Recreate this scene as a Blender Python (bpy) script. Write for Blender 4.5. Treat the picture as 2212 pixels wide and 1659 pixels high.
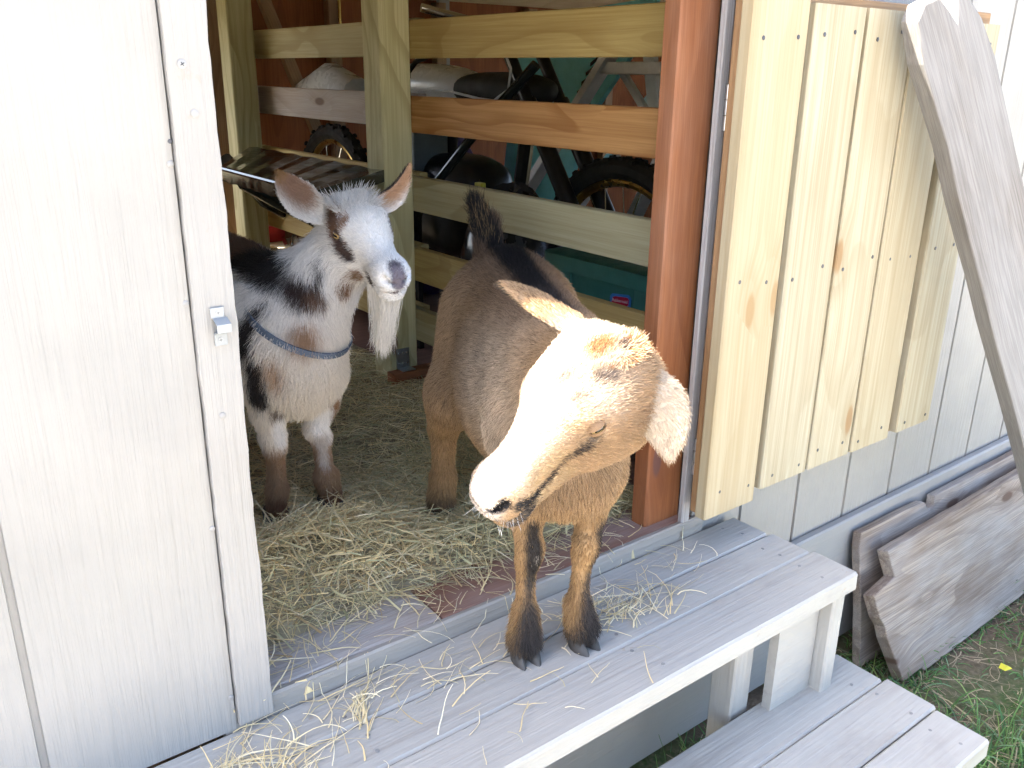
import bpy, math, random
import numpy as np
from mathutils import Matrix, Vector

for o in list(bpy.data.objects):
    bpy.data.objects.remove(o)
SC = bpy.context.scene
COL = SC.collection
V3 = lambda *a: np.array(a, float)

# ------------------------------------------------------------------ camera, sky, sun, exposure
CAM_LOC = (-0.6113, -0.9925, 0.8361)
YAW, PITCH, ROLL = math.radians(52.357), math.radians(19.436), math.radians(0.80)
_f = V3(math.cos(YAW) * math.cos(PITCH), math.sin(YAW) * math.cos(PITCH), -math.sin(PITCH))
_r0 = V3(math.sin(YAW), -math.cos(YAW), 0)
_u0 = np.cross(_r0, _f)
_r = math.cos(ROLL) * _r0 + math.sin(ROLL) * _u0
_u = -math.sin(ROLL) * _r0 + math.cos(ROLL) * _u0
cam = bpy.data.cameras.new('camera')
cam.sensor_width = 36
cam.lens = 36 * 1893.96 / 2212
cam.clip_start = 0.02
cam.clip_end = 400
co = bpy.data.objects.new('camera', cam)
COL.objects.link(co)
co.matrix_world = Matrix(((_r[0], _u[0], -_f[0], CAM_LOC[0]), (_r[1], _u[1], -_f[1], CAM_LOC[1]), (_r[2], _u[2], -_f[2], CAM_LOC[2]), (0, 0, 0, 1)))
SC.camera = co

TO_SUN = V3(-0.55, 0.29, 0.78)
TO_SUN /= np.linalg.norm(TO_SUN)
w = bpy.data.worlds.new('World')
SC.world = w
w.use_nodes = True
nt = w.node_tree
bg = nt.nodes['Background']
sky = nt.nodes.new('ShaderNodeTexSky')
sky.sky_type = 'NISHITA'
sky.sun_disc = False
sky.sun_elevation = math.asin(TO_SUN[2])
sky.sun_rotation = math.atan2(TO_SUN[0], TO_SUN[1])
sky.air_density = 0.75
sky.dust_density = 2.5
sky.ozone_density = 0.0
nt.links.new(sky.outputs[0], bg.inputs[0])
bg.inputs[1].default_value = 0.125
sl = bpy.data.lights.new('sun', 'SUN')
sl.energy = 5.0
sl.angle = math.radians(0.5)
sl.color = (1.0, 0.94, 0.84)
so = bpy.data.objects.new('sun', sl)
COL.objects.link(so)
so.rotation_euler = Vector(TO_SUN).to_track_quat('Z', 'Y').to_euler()
so.location = (0, 0, 12)
SC.view_settings.view_transform = 'Standard'
SC.view_settings.look = 'None'
SC.view_settings.gamma = 1
SC.view_settings.exposure = 3.2
SC.render.engine = 'CYCLES'
SC.cycles.max_bounces = 6
SC.cycles.diffuse_bounces = 4
SC.cycles.caustics_reflective = False
SC.cycles.caustics_refractive = False
SC.cycles.use_denoising = True
SC.cycles.use_adaptive_sampling = True
SC.cycles.adaptive_threshold = 0.03

# ------------------------------------------------------------------ helpers: objects
WM = {}


def _put(o, M, parent):
    COL.objects.link(o)
    if parent is not None:
        o.parent = parent
        o.matrix_parent_inverse = WM[parent.name].inverted()
    o.matrix_world = M
    o.matrix_basis = M
    WM[o.name] = M.copy()
    return o


def tag(o, label=None, cat=None, group=None, kind=None):
    for k, v in (('label', label), ('category', cat), ('group', group), ('kind', kind)):
        if v:
            o[k] = v
    return o


def empty(name, loc, parent=None, **k):
    o = bpy.data.objects.new(name, None)
    o.empty_display_size = 0.05
    _put(o, Matrix.Translation(loc), parent)
    return tag(o, **k)


def mesh_np(name, verts, faces_list, smooth=False):
    """faces_list: list of int arrays (n, k)"""
    me = bpy.data.meshes.new(name)
    verts = np.asarray(verts, np.float32)
    loops, starts, s = [], [], 0
    for F in faces_list:
        F = np.asarray(F, np.int32)
        if len(F) == 0:
            continue
        n, k = F.shape
        loops.append(F.ravel())
        starts.append(s + np.arange(n, dtype=np.int32) * k)
        s += n * k
    loops = np.concatenate(loops)
    starts = np.concatenate(starts).astype(np.int32)
    me.vertices.add(len(verts))
    me.vertices.foreach_set('co', verts.ravel())
    me.loops.add(len(loops))
    me.loops.foreach_set('vertex_index', loops.astype(np.int32))
    me.polygons.add(len(starts))
    me.polygons.foreach_set('loop_start', starts)
    if smooth:
        me.polygons.foreach_set('use_smooth', np.ones(len(starts), bool))
    me.update(calc_edges=True)
    return me


def set_col(me, cols, name='col'):
    a = me.attributes.new(name, 'FLOAT_COLOR', 'POINT')
    c = np.ones((len(me.vertices), 4), np.float32)
    c[:, :3] = cols
    a.data.foreach_set('color', c.ravel())


def obj(name, me, mat, parent=None, M=None, **k):
    o = bpy.data.objects.new(name, me)
    if mat is not None:
        mats = mat if isinstance(mat, (list, tuple)) else [mat]
        if len(me.materials) == 0:
            for m in mats:
                me.materials.append(m)
    _put(o, M if M is not None else Matrix.Identity(4), parent)
    return tag(o, **k)


class MB:
    """collects quads / n-gons, builds one mesh object"""

    def __init__(s):
        s.v, s.f, s.mi, s.cur = [], [], [], 0

    def add(s, vs, fs):
        b = len(s.v)
        s.v += [tuple(map(float, v)) for v in vs]
        s.f += [tuple(i + b for i in f) for f in fs]
        s.mi += [s.cur] * len(fs)

    def box(s, lo, hi):
        x0, y0, z0 = lo
        x1, y1, z1 = hi
        s.add([(x0, y0, z0), (x1, y0, z0), (x1, y1, z0), (x0, y1, z0), (x0, y0, z1), (x1, y0, z1), (x1, y1, z1), (x0, y1, z1)],
              [(0, 3, 2, 1), (4, 5, 6, 7), (0, 1, 5, 4), (1, 2, 6, 5), (2, 3, 7, 6), (3, 0, 4, 7)])
        return s

    def tube(s, pts, r, n=8, cap=True):
        pts = [V3(*p) for p in pts]
        rs = r if isinstance(r, (list, tuple)) else [r] * len(pts)
        rings = []
        up = V3(0, 0, 1)
        prev = None
        for i, p in enumerate(pts):
            t = pts[min(i + 1, len(pts) - 1)] - pts[max(i - 1, 0)]
            t /= np.linalg.norm(t) + 1e-12
            if prev is None:
                a = np.cross(t, up if abs(t[2]) < .9 else V3(1, 0, 0))
            else:
                a = prev - t * (prev @ t)
            a /= np.linalg.norm(a)
            prev = a
            b = np.cross(t, a)
            rings.append([p + rs[i] * (math.cos(2 * math.pi * j / n) * a + math.sin(2 * math.pi * j / n) * b) for j in range(n)])
        vs = [v for rg in rings for v in rg]
        fs = []
        for i in range(len(pts) - 1):
            for j in range(n):
                k = (j + 1) % n
                fs.append((i * n + j, i * n + k, (i + 1) * n + k, (i + 1) * n + j))
        if cap:
            fs.append(tuple(range(n - 1, -1, -1)))
            fs.append(tuple((len(pts) - 1) * n + j for j in range(n)))
        s.add(vs, fs)
        return s

    def torus(s, c, ax, R, r, n=36, m=8, a0=0, a1=2 * math.pi):
        ax = V3(*ax)
        ax /= np.linalg.norm(ax)
        e1 = np.cross(ax, V3(0, 0, 1) if abs(ax[2]) < .9 else V3(1, 0, 0))
        e1 /= np.linalg.norm(e1)
        e2 = np.cross(ax, e1)
        vs, fs = [], []
        for i in range(n):
            a = a0 + (a1 - a0) * i / n
            d = math.cos(a) * e1 + math.sin(a) * e2
            for j in range(m):
                b = 2 * math.pi * j / m
                vs.append(V3(*c) + d * (R + r * math.cos(b)) + ax * r * math.sin(b))
        for i in range(n):
            for j in range(m):
                i2, j2 = (i + 1) % n, (j + 1) % m
                fs.append((i * m + j, i2 * m + j, i2 * m + j2, i * m + j2))
        s.add(vs, fs)
        return s

    def prism(s, poly, O, X, Y, Zt):
        """polygon (2D list) in plane O + x*X + y*Y, extruded by vector Zt"""
        O, X, Y, Zt = map(lambda a: V3(*a), (O, X, Y, Zt))
        n = len(poly)
        a = [O + p[0] * X + p[1] * Y for p in poly]
        b = [p + Zt for p in a]
        fs = [tuple(range(n - 1, -1, -1)), tuple(range(n, 2 * n))]
        fs += [(i, (i + 1) % n, n + (i + 1) % n, n + i) for i in range(n)]
        s.add(a + b, fs)
        return s

    def build(s, name, mat, parent=None, smooth=False, M=None, bevel=0, **k):
        me = bpy.data.meshes.new(name)
        vs = s.v
        if M is not None:
            Mi = M.inverted()
            vs = [tuple(Mi @ Vector(v)) for v in vs]
        me.from_pydata(vs, [], s.f)
        if smooth:
            me.polygons.foreach_set('use_smooth', [True] * len(s.f))
        if any(s.mi):
            me.polygons.foreach_set('material_index', s.mi)
        me.update()
        o = obj(name, me, mat, parent, M, **k)
        if bevel:
            b = o.modifiers.new('bevel', 'BEVEL')
            b.width = bevel
            b.segments = 2
            b.limit_method = 'ANGLE'
            b.angle_limit = math.radians(40)
        if smooth:
            try:
                me.set_sharp_from_angle(angle=math.radians(40))
            except Exception:
                pass
        return o


def board(name, a, b, wdir, width, thick, mat, parent=None, bev=0.002, segs=1, warp=0.0, seed=0, rough=0.0, **k):
    """a, b: centre-line ends; wdir: direction of the width. Local X = length, Y = width, Z = thickness."""
    a, b, wd = V3(*a), V3(*b), V3(*wdir)
    X = b - a
    L = np.linalg.norm(X)
    X /= L
    Y = wd - X * (wd @ X)
    Y /= np.linalg.norm(Y)
    Z = np.cross(X, Y)
    M = Matrix(((X[0], Y[0], Z[0], (a[0] + b[0]) / 2), (X[1], Y[1], Z[1], (a[1] + b[1]) / 2), (X[2], Y[2], Z[2], (a[2] + b[2]) / 2), (0, 0, 0, 1)))
    w2, t2, e = width / 2, thick / 2, min(bev, thick / 3)
    ring = [(-w2 + e, -t2), (w2 - e, -t2), (w2, -t2 + e), (w2, t2 - e), (w2 - e, t2), (-w2 + e, t2), (-w2, t2 - e), (-w2, -t2 + e)]
    rnd = random.Random(seed)
    vs = []
    ph1, ph2 = rnd.uniform(0, 6), rnd.uniform(0, 6)
    for i in range(segs + 1):
        x = -L / 2 + L * i / segs
        wy = warp * math.sin(ph1 + 3.0 * i / segs)
        wz = warp * .6 * math.sin(ph2 + 2.5 * i / segs)
        for (yy, zz) in ring:
            vs.append((x, yy + wy + rnd.uniform(-rough, rough), zz + wz))
    fs = []
    for i in range(segs):
        for j in range(8):
            q = (j + 1) % 8
            fs.append((i * 8 + j, i * 8 + q, (i + 1) * 8 + q, (i + 1) * 8 + j))
    fs.append(tuple(range(7, -1, -1)))
    fs.append(tuple(segs * 8 + j for j in range(8)))
    me = bpy.data.meshes.new(name)
    me.from_pydata(vs, [], fs)
    me.update()
    return obj(name, me, mat, parent, M, **k)


# ------------------------------------------------------------------ helpers: materials
class NT:
    def __init__(s, name):
        s.m = bpy.data.materials.new(name)
        s.m.use_nodes = True
        s.t = s.m.node_tree
        s.b = s.t.nodes['Principled BSDF']
        s.out = s.t.nodes['Material Output']

    def n(s, typ, **k):
        nd = s.t.nodes.new('ShaderNode' + typ)
        for a, v in k.items():
            setattr(nd, a, v)
        return nd

    def put(s, sock, v):
        if isinstance(v, bpy.types.NodeSocket):
            s.t.links.new(v, sock)
        elif v is not None:
            if isinstance(v, (tuple, list)) and len(v) == 3 and sock.type == 'RGBA':
                v = (*v, 1)
            sock.default_value = v

    def math(s, op, a, b=None, c=None, clamp=False):
        nd = s.n('Math', operation=op, use_clamp=clamp)
        for i, v in enumerate((a, b, c)):
            if v is not None:
                s.put(nd.inputs[i], v)
        return nd.outputs[0]

    def vmath(s, op, a, b=None, scale=None):
        nd = s.n('VectorMath', operation=op)
        s.put(nd.inputs[0], a)
        if b is not None:
            s.put(nd.inputs[1], b)
        if scale is not None:
            s.put(nd.inputs['Scale'], scale)
        return nd.outputs[0]

    def mix(s, fac, a, b, blend='MIX'):
        nd = s.n('Mix', data_type='RGBA', blend_type=blend)
        s.put(nd.inputs[0], fac)
        s.put(nd.inputs[6], a)
        s.put(nd.inputs[7], b)
        return nd.outputs[2]

    def ramp(s, v, lo, hi, a=0.0, b=1.0, smooth=True):
        nd = s.n('MapRange')
        if smooth:
            nd.interpolation_type = 'SMOOTHSTEP'
        s.put(nd.inputs[0], v)
        for i, q in enumerate((lo, hi, a, b)):
            nd.inputs[i + 1].default_value = q
        return nd.outputs[0]

    def noise(s, vec, scale=5, detail=3, rough=.55, dist=0.0):
        nd = s.n('TexNoise')
        s.put(nd.inputs['Vector'], vec)
        nd.inputs['Scale'].default_value = scale
        nd.inputs['Detail'].default_value = detail
        nd.inputs['Roughness'].default_value = rough
        nd.inputs['Distortion'].default_value = dist
        return nd.outputs[0]

    def coord(s, which='Object', rnd=True):
        p = s.n('TexCoord').outputs[which]
        if rnd:
            r = s.n('ObjectInfo').outputs['Random']
            off = s.n('CombineXYZ')
            s.put(off.inputs[0], s.math('MULTIPLY', r, 37.0))
            s.put(off.inputs[1], s.math('MULTIPLY', r, 0.0))
            s.put(off.inputs[2], s.math('MULTIPLY', r, 19.0))
            p = s.vmath('ADD', p, off.outputs[0])
        return p

    def bump(s, h, strength=.3, dist=.002):
        nd = s.n('Bump')
        nd.inputs['Strength'].default_value = strength
        nd.inputs['Distance'].default_value = dist
        s.put(nd.inputs['Height'], h)
        s.t.links.new(nd.outputs[0], s.b.inputs['Normal'])

    def fin(s, color=None, rough=None, metal=None, spec=.35):
        s.put(s.b.inputs['Base Color'], color)
        s.put(s.b.inputs['Roughness'], rough)
        s.put(s.b.inputs['Metallic'], metal)
        s.b.inputs['Specular IOR Level'].default_value = spec
        return s.m


def wood(name, light, dark, knot=(.10, .045, .02), knots=.5, rings=.6, fine=.35, rough=.72, grey=None, greyamt=0.0, bump=.35, axis='X', ringscale=9.0, spec=.3, tint=None, cg=.45):
    T = NT(name)
    p = T.coord('Object')
    sp = T.n('SeparateXYZ')
    T.put(sp.inputs[0], p)
    x, y, z = sp.outputs
    if axis == 'Z':
        x, z = z, x
    # knots: sparse cells of a 2D voronoi stretched along the grain
    kv = T.n('CombineXYZ')
    T.put(kv.inputs[0], T.math('MULTIPLY', x, 3.2))
    T.put(kv.inputs[1], T.math('MULTIPLY', y, 9.0))
    T.put(kv.inputs[2], T.math('MULTIPLY', z, .5))
    vo = T.n('TexVoronoi')
    vo.voronoi_dimensions = '2D'
    T.put(vo.inputs['Vector'], kv.outputs[0])
    vo.inputs['Scale'].default_value = 1.0
    sc = T.n('SeparateColor')
    T.put(sc.inputs[0], vo.outputs['Color'])
    has = T.math('LESS_THAN', sc.outputs[0], knots)
    d = vo.outputs['Distance']
    kn = T.math('MULTIPLY', T.ramp(d, .13, .07), has)
    halo = T.math('MULTIPLY', T.ramp(d, .42, .05), has)
    # grain coordinate bends round the knots
    lv = T.n('CombineXYZ')
    T.put(lv.inputs[0], T.math('MULTIPLY', x, 1.3))
    T.put(lv.inputs[1], T.math('MULTIPLY', y, 5.0))
    T.put(lv.inputs[2], T.math('MULTIPLY', z, 5.0))
    low = T.noise(lv.outputs[0], 1.0, 2, .4, .25)
    g = T.math('ADD', y, T.math('MULTIPLY', halo, .02))
    g = T.math('ADD', g, T.math('MULTIPLY', low, .03))
    fv = T.n('CombineXYZ')
    T.put(fv.inputs[0], T.math('MULTIPLY', x, 1.2))
    T.put(fv.inputs[1], T.math('MULTIPLY', g, 120.0))
    T.put(fv.inputs[2], T.math('MULTIPLY', z, 120.0))
    coarse = T.noise(fv.outputs[0], 1.0, 3, .6)
    fv2 = T.n('CombineXYZ')
    T.put(fv2.inputs[0], T.math('MULTIPLY', x, 9.0))
    T.put(fv2.inputs[1], T.math('MULTIPLY', g, 420.0))
    T.put(fv2.inputs[2], T.math('MULTIPLY', z, 420.0))
    fin = T.noise(fv2.outputs[0], 1.0, 2, .6)
    iso = T.math('FRACT', T.math('ADD', T.math('MULTIPLY', low, ringscale), T.math('MULTIPLY', halo, .7)))
    line = T.math('MULTIPLY', T.ramp(iso, .45, .93), T.ramp(iso, 1.0, .95))
    blotch = T.noise(T.vmath('MULTIPLY', p, (2.2, 7, 7) if axis == 'X' else (7, 7, 2.2)), 1.0, 3, .6)
    c = T.mix(T.ramp(coarse, .38, .66, 0, 1), light, tuple((1 - cg) * a + cg * b for a, b in zip(light, dark)))
    c = T.mix(T.math('MULTIPLY', T.ramp(fin, .35, .75), fine), c, dark)
    c = T.mix(T.math('MULTIPLY', line, rings), c, dark)
    c = T.mix(T.ramp(blotch, .45, .75, 0, .45), c, tuple(.55 * a + .45 * b for a, b in zip(light, dark)))
    if grey:
        gm = T.ramp(T.noise(T.vmath('MULTIPLY', p, (1.8, 6, 6)), 1.0, 4, .65), .5 - greyamt * .5, .95 - greyamt * .5)
        c = T.mix(gm, c, T.mix(T.ramp(fin, .3, .7, 0, .5), grey, tuple(.5 * q for q in grey)))
    c = T.mix(T.math('MULTIPLY', halo, .35), c, dark)
    c = T.mix(T.math('MULTIPLY', kn, .9), c, knot)
    if tint:
        r2 = T.n('ObjectInfo').outputs['Random']
        c = T.mix(T.math('MULTIPLY', r2, tint[1]), c, tint[0])
    bs = (8, 300, 300) if axis == 'X' else (300, 300, 8)
    T.bump(T.noise(T.vmath('MULTIPLY', p, bs), 1.0, 2, .6), bump, .0012)
    return T.fin(c, rough, spec=spec)


def paint(name, base, grain='Z', dirt=(.3, .27, .23), dirtamt=.25, bump=.5, rough=.55, peel=0.0, scale=1.0):
    T = NT(name)
    p = T.coord('Object', rnd=True)
    s = {'Z': (95, 95, 4.5), 'X': (4.0, 110, 110)}[grain]
    g1 = T.noise(T.vmath('MULTIPLY', p, tuple(q * scale for q in s)), 1.0, 3, .6)
    s2 = {'Z': (26, 26, 2.0), 'X': (1.5, 30, 30)}[grain]
    g2 = T.noise(T.vmath('MULTIPLY', p, s2), 1.0, 3, .6)
    blob = T.noise(p, 7.0, 4, .6)
    c = T.mix(T.ramp(blob, .35, .75, 0, .5), base, tuple(q * .90 for q in base))
    if grain == 'X':
        sc_ = T.noise(T.vmath('MULTIPLY', p, (3.0, 6.0, 6.0)), 1.0, 5, .7)
        c = T.mix(T.math('MULTIPLY', T.ramp(sc_, .52, .74), dirtamt * .8), c, dirt)
    c = T.mix(T.math('MULTIPLY', T.ramp(g2, .5, .8), dirtamt), c, dirt)
    c = T.mix(T.math('MULTIPLY', T.ramp(g1, .62, .8), dirtamt * .6), c, dirt)
    if peel:
        pe = T.math('MULTIPLY', T.ramp(T.noise(p, 30, 4, .7), .66, .70), T.ramp(T.noise(p, 3.5, 2), .42, .6))
        c = T.mix(T.math('MULTIPLY', pe, peel), c, (.30, .24, .18))
    h = T.math('ADD', T.math('MULTIPLY', T.ramp(g1, .3, .8), .7), T.math('MULTIPLY', g2, .8))
    T.bump(h, bump, .0016)
    return T.fin(c, T.ramp(blob, .3, .7, rough - .08, rough + .12), spec=.35)


def plain(name, col, rough=.5, metal=0.0, var=.15, spec=.4, scale=25):
    T = NT(name)
    p = T.coord('Object')
    nz = T.noise(p, scale, 3)
    c = T.mix(T.ramp(nz, .3, .75, 0, 1), col, tuple(q * (1 - var) for q in col))
    T.bump(nz, .08, .001)
    return T.fin(c, T.ramp(nz, .3, .7, max(rough - .07, .03), rough + .07), metal, spec)


def attr_mat(name, rough=.75, spec=.2, trans=0.0, sheen=0.0):
    T = NT(name)
    a = T.n('Attribute', attribute_name='col')
    T.fin(a.outputs['Color'], rough, spec=spec)
    if trans:
        tr = T.n('BsdfTranslucent')
        T.t.links.new(a.outputs['Color'], tr.inputs[0])
        mx = T.n('MixShader')
        mx.inputs[0].default_value = trans
        T.t.links.new(T.b.outputs[0], mx.inputs[1])
        T.t.links.new(tr.outputs[0], mx.inputs[2])
        T.t.links.new(mx.outputs[0], T.out.inputs[0])
    return T.m


M_SIDING = paint('painted_siding', (.30, .283, .256), 'Z', dirtamt=.12, bump=1.0)
M_TRIM = paint('painted_trim', (.30, .283, .258), 'X', dirtamt=.12, bump=1.0, peel=.25)
M_SKIRT = paint('painted_skirt', (.285, .274, .257), 'X', dirtamt=.15, bump=.5)
M_SILL = paint('worn_sill_paint', (.29, .265, .23), 'X', dirtamt=.5, bump=.8, peel=.8)
M_DECK = paint('painted_deck', (.355, .338, .300), 'X', dirt=(.19, .165, .14), dirtamt=.40, bump=.6, peel=.6, rough=.7)
M_SLAT = wood('new_treated_pine', (.385, .355, .262), (.24, .185, .105), knot=(.22, .12, .05), knots=.16, rings=.30, fine=.35, ringscale=6, cg=.6, tint=((.35, .26, .13), .4))
M_RAIL = wood('treated_rail', (.46, .35, .14), (.27, .17, .05), knot=(.13, .05, .02), knots=.3, rings=.5)
M_RAILGREEN = wood('pale_treated_rail', (.47, .42, .25), (.30, .24, .11), knots=.15, rings=.7, ringscale=5)
M_RAILORANGE = wood('stained_rail', (.50, .27, .10), (.27, .11, .03), knot=(.14, .05, .02), knots=.5, rings=.75, ringscale=11)
M_RAILGREY = wood('weathered_rail', (.40, .33, .28), (.24, .18, .14), knots=.4, rings=.5, grey=(.38, .34, .32), greyamt=.5)
M_POST = wood('green_treated_post', (.50, .46, .26), (.30, .26, .12), knots=.2, rings=.7, ringscale=12)
M_RED = wood('red_stained_stud', (.27, .105, .042), (.155, .050, .019), knot=(.12, .06, .05), knots=.3, rings=.5, rough=.7, spec=.15, grey=(.30, .15, .09), greyamt=.15)
M_BROWN = wood('brown_backing', (.36, .22, .11), (.20, .11, .05), knots=.2, rings=.4)
M_PLY = wood('reddish_plywood', (.30, .11, .04), (.17, .05, .02), knots=.25, rings=.5, axis='Z')
M_STUD = wood('rough_stud', (.36, .24, .15), (.2, .12, .07), knots=.4)
M_GREYWOOD = wood('grey_weathered_wood', (.215, .19, .165), (.085, .07, .058), knot=(.10, .08, .06), knots=.12, rings=.5, fine=.9, cg=.8, grey=(.235, .226, .218), greyamt=.75, bump=1.0, rough=.85)
M_LEANBOARD = wood('weathered_brown_board', (.36, .285, .21), (.13, .085, .06), knot=(.10, .06, .04), knots=.14, rings=.75, ringscale=10, fine=.8, cg=.75, grey=(.37, .34, .305), greyamt=.35, bump=.9, rough=.85)
M_FLOORPLANK = wood('weathered_floor_plank', (.42, .34, .27), (.2, .13, .09), knots=.35, rings=.4, grey=(.46, .42, .38), greyamt=.65, bump=.8, rough=.85)
M_FLOORRED = wood('red_brown_plank', (.27, .13, .08), (.14, .06, .035), knots=.3, rings=.4, grey=(.36, .29, .26), greyamt=.2, rough=.8)
M_FLOOR = wood('dark_floor', (.16, .085, .06), (.08, .04, .03), knots=.1, rings=.3, rough=.85)
M_STRIP = wood('bleached_strip', (.40, .385, .37), (.22, .20, .19), knots=.05, rings=.3, fine=.7)
M_ZINC = plain('zinc_metal', (.62, .63, .64), .35, 1.0, .2)
M_SCREW = plain('dark_screw', (.10, .10, .11), .45, .8, .3)
M_KEEPER = plain('grey_painted_steel', (.30, .315, .32), .4, .3, .15)
M_DULLSCREW = plain('painted_over_screw', (.22, .215, .205), .6, 0, .3)
M_WHITEPAINT = plain('white_painted_metal', (.29, .28, .265), .35, 0.0, .05)
M_BLACK = plain('black_plastic', (.010, .013, .014), .16, 0, .3, .3)
M_RUBBER = plain('black_rubber', (.016, .015, .014), .7, 0, .3, .3)
M_DARKMETAL = plain('dark_metal', (.04, .04, .042), .35, .8, .3)
M_CHROME = plain('bright_metal', (.7, .68, .62), .2, 1.0, .1)
M_GOLD = plain('gold_rim', (.55, .38, .12), .3, 1.0, .2)
M_TEAL = plain('teal_plastic', (.20, .64, .70), .45, 0, .12)
M_ALU = plain('aluminium', (.78, .80, .82), .4, .35, .12)
M_TANK = plain('pale_grey_plastic', (.52, .54, .56), .3, 0, .1)
M_PURPLE = plain('purple_plastic', (.05, .035, .16), .35, 0, .3)
M_TOTE = plain('green_tote_plastic', (.05, .19, .15), .42, 0, .15)
M_BLUE = plain('blue_print', (.06, .24, .62), .5, 0, .05)
M_REDPRINT = plain('red_print', (.50, .02, .05), .5, 0, .05)
M_WHITEPRINT = plain('white_print', (.80, .80, .80), .5, 0, .03)
M_REDPL = plain('red_plastic', (.45, .03, .03), .4, 0, .1)
M_YELLOW = plain('yellow_plastic', (.55, .48, .05), .45, 0, .1)
M_BAG = plain('dark_plastic_bag', (.025, .026, .03), .22, 0, .4, .6)
M_BLUEGREY = plain('blue_grey_webbing', (.10, .13, .18), .6, 0, .2)
M_ROOF = plain('roof_shingle', (.09, .085, .08), .9, 0, .3)
M_HAYBED = None

# ------------------------------------------------------------------ ground
GZ = -0.512
T = NT('soil_and_turf')
p = T.coord('Object', rnd=False)
n1 = T.noise(p, 1.7, 5, .6)
n2 = T.noise(p, 60, 4, .65)
c = T.mix(T.ramp(n1, .42, .6), (.13, .095, .065), (.06, .095, .03))
c = T.mix(T.ramp(n2, .4, .7, 0, .55), c, (.21, .165, .11))
T.bump(n2, .8, .01)
M_GROUND = T.fin(c, .9, spec=.2)
mb = MB()
N = 40
S = 60.0
xs = [-S, -20, -8] + list(np.linspace(-4, 5, 37)) + [9, 20, S]
ys = [-S, -20, -8] + list(np.linspace(-4, 4, 33)) + [8, 20, S]
gv = [(x, y, GZ + (.012 * math.sin(3.1 * x + 1) * math.cos(2.7 * y) if abs(x) < 5 and abs(y) < 4 else 0)) for x in xs for y in ys]
gf = [(i * len(ys) + j, (i + 1) * len(ys) + j, (i + 1) * len(ys) + j + 1, i * len(ys) + j + 1) for i in range(len(xs) - 1) for j in range(len(ys) - 1)]
mb.add(gv, gf)
mb.build('ground', M_GROUND, None, smooth=True, kind='structure', label='trodden soil and thin turf around the shed')

T = NT('bounce_concrete')
p = T.coord('Object', rnd=False)
n2 = T.noise(p, 14, 5, .65)
T.bump(n2, .3, .004)
M_CONC = T.fin(T.mix(T.ramp(n2, .35, .7), (.50, .465, .41), (.40, .37, .325)), .85, spec=.3)
mb = MB()
mb.box((-9, -12, GZ - .1), (9, -1.15, GZ + .03))  # unseen pale slab, added to bounce sunlight into the doorway
mb.build('bounce_yard', M_CONC, None, kind='structure', label='pale concrete yard added out of view to bounce sunlight at the shed')

# ------------------------------------------------------------------ shed
shed = empty('garden_shed', (0.6, 0.0, GZ), label='off-white painted wooden shed whose open doorway the two goats stand in', cat='shed')
XJ = -0.266     # left edge of the opening
RNG = random.Random(5)


def siding(name, x0, x1, z0, z1, grooves, y=0.0, thick=.012, **k):
    """sheet siding facing -y with recessed vertical grooves"""
    prof = [(x0, y)]
    for g in sorted(grooves):
        if x0 + .01 < g < x1 - .01:
            prof += [(g - .0048, y), (g - .0036, y + .0055), (g + .0036, y + .0055), (g + .0048, y)]
    prof += [(x1, y)]
    n = len(prof)
    vs = [(a, b, z0) for a, b in prof] + [(a, b, z1) for a, b in prof] + [(x0, y + thick, z0), (x1, y + thick, z0), (x0, y + thick, z1), (x1, y + thick, z1)]
    fs = [(i, i + 1, n + i + 1, n + i) for i in range(n - 1)]
    q = 2 * n
    fs += [(q + 1, q, q + 2, q + 3), (0, n, q + 2, q), (n - 1, q + 1, q + 3, 2 * n - 1), tuple(range(n - 1, -1, -1)) + (q, q + 1), tuple(range(n, 2 * n)) + (q + 3, q + 2)]
    m = MB()
    m.add(vs, fs)
    return m.build(name, M_SIDING, shed, **k)


siding('siding_panel', -2.2, -.3155, .002, 1.15, [-.54, -.74, -.94, -1.14, -1.34, -1.54, -1.74, -1.94], y=-.014, label='white grooved siding left of the doorway')
siding('siding_panel', .600, 3.2, -.16, 1.15, [.752 + .1965 * i for i in range(13)], y=0.0, label='white grooved siding behind the slatted door leaf')
siding('siding_panel', -.3155, .600, 1.02, 1.15, [-.15, .05, .25, .45], y=0.0, label='white siding above the doorway')
# narrow trim at the left jamb with a rough sawn edge
m = MB()
zs = np.linspace(.010, 1.06, 60)
rr = np.random.RandomState(3)
ed = XJ + .0005 * rr.randn(60) + .0008 * np.sin(zs * 13)
el = -.3135 + .0004 * rr.randn(60)
front = [(e, -.022, z) for e, z in zip(ed, zs)]
left = [(e, -.022, z) for e, z in zip(el, zs)]
backr = [(e - .001, .006, z) for e, z in zip(ed, zs)]
backl = [(e, .006, z) for e, z in zip(el, zs)]
n = 60
vs = left + front + backr + backl
fs = []
for i in range(n - 1):
    for (p0, p1) in ((0, 1), (1, 2), (2, 3), (3, 0)):
        fs.append((p0 * n + i, p1 * n + i, p1 * n + i + 1, p0 * n + i + 1))
fs += [(0, 3 * n, 2 * n, n), (n - 1, 2 * n - 1, 3 * n - 1, 4 * n - 1)]
m.add(vs, fs)
MT = Matrix.Translation((-.29, 0, .5)) @ Matrix.Rotation(-math.pi / 2, 4, 'Y')
m.build('trim_board', M_TRIM, shed, M=MT, bevel=.0015, label='narrow white trim board with rough sawn edge')
board('jamb_stud', (-.325, .03, .03), (-.325, .03, 1.06), (1, 0, 0), .089, .038, M_STUD, shed)
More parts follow.
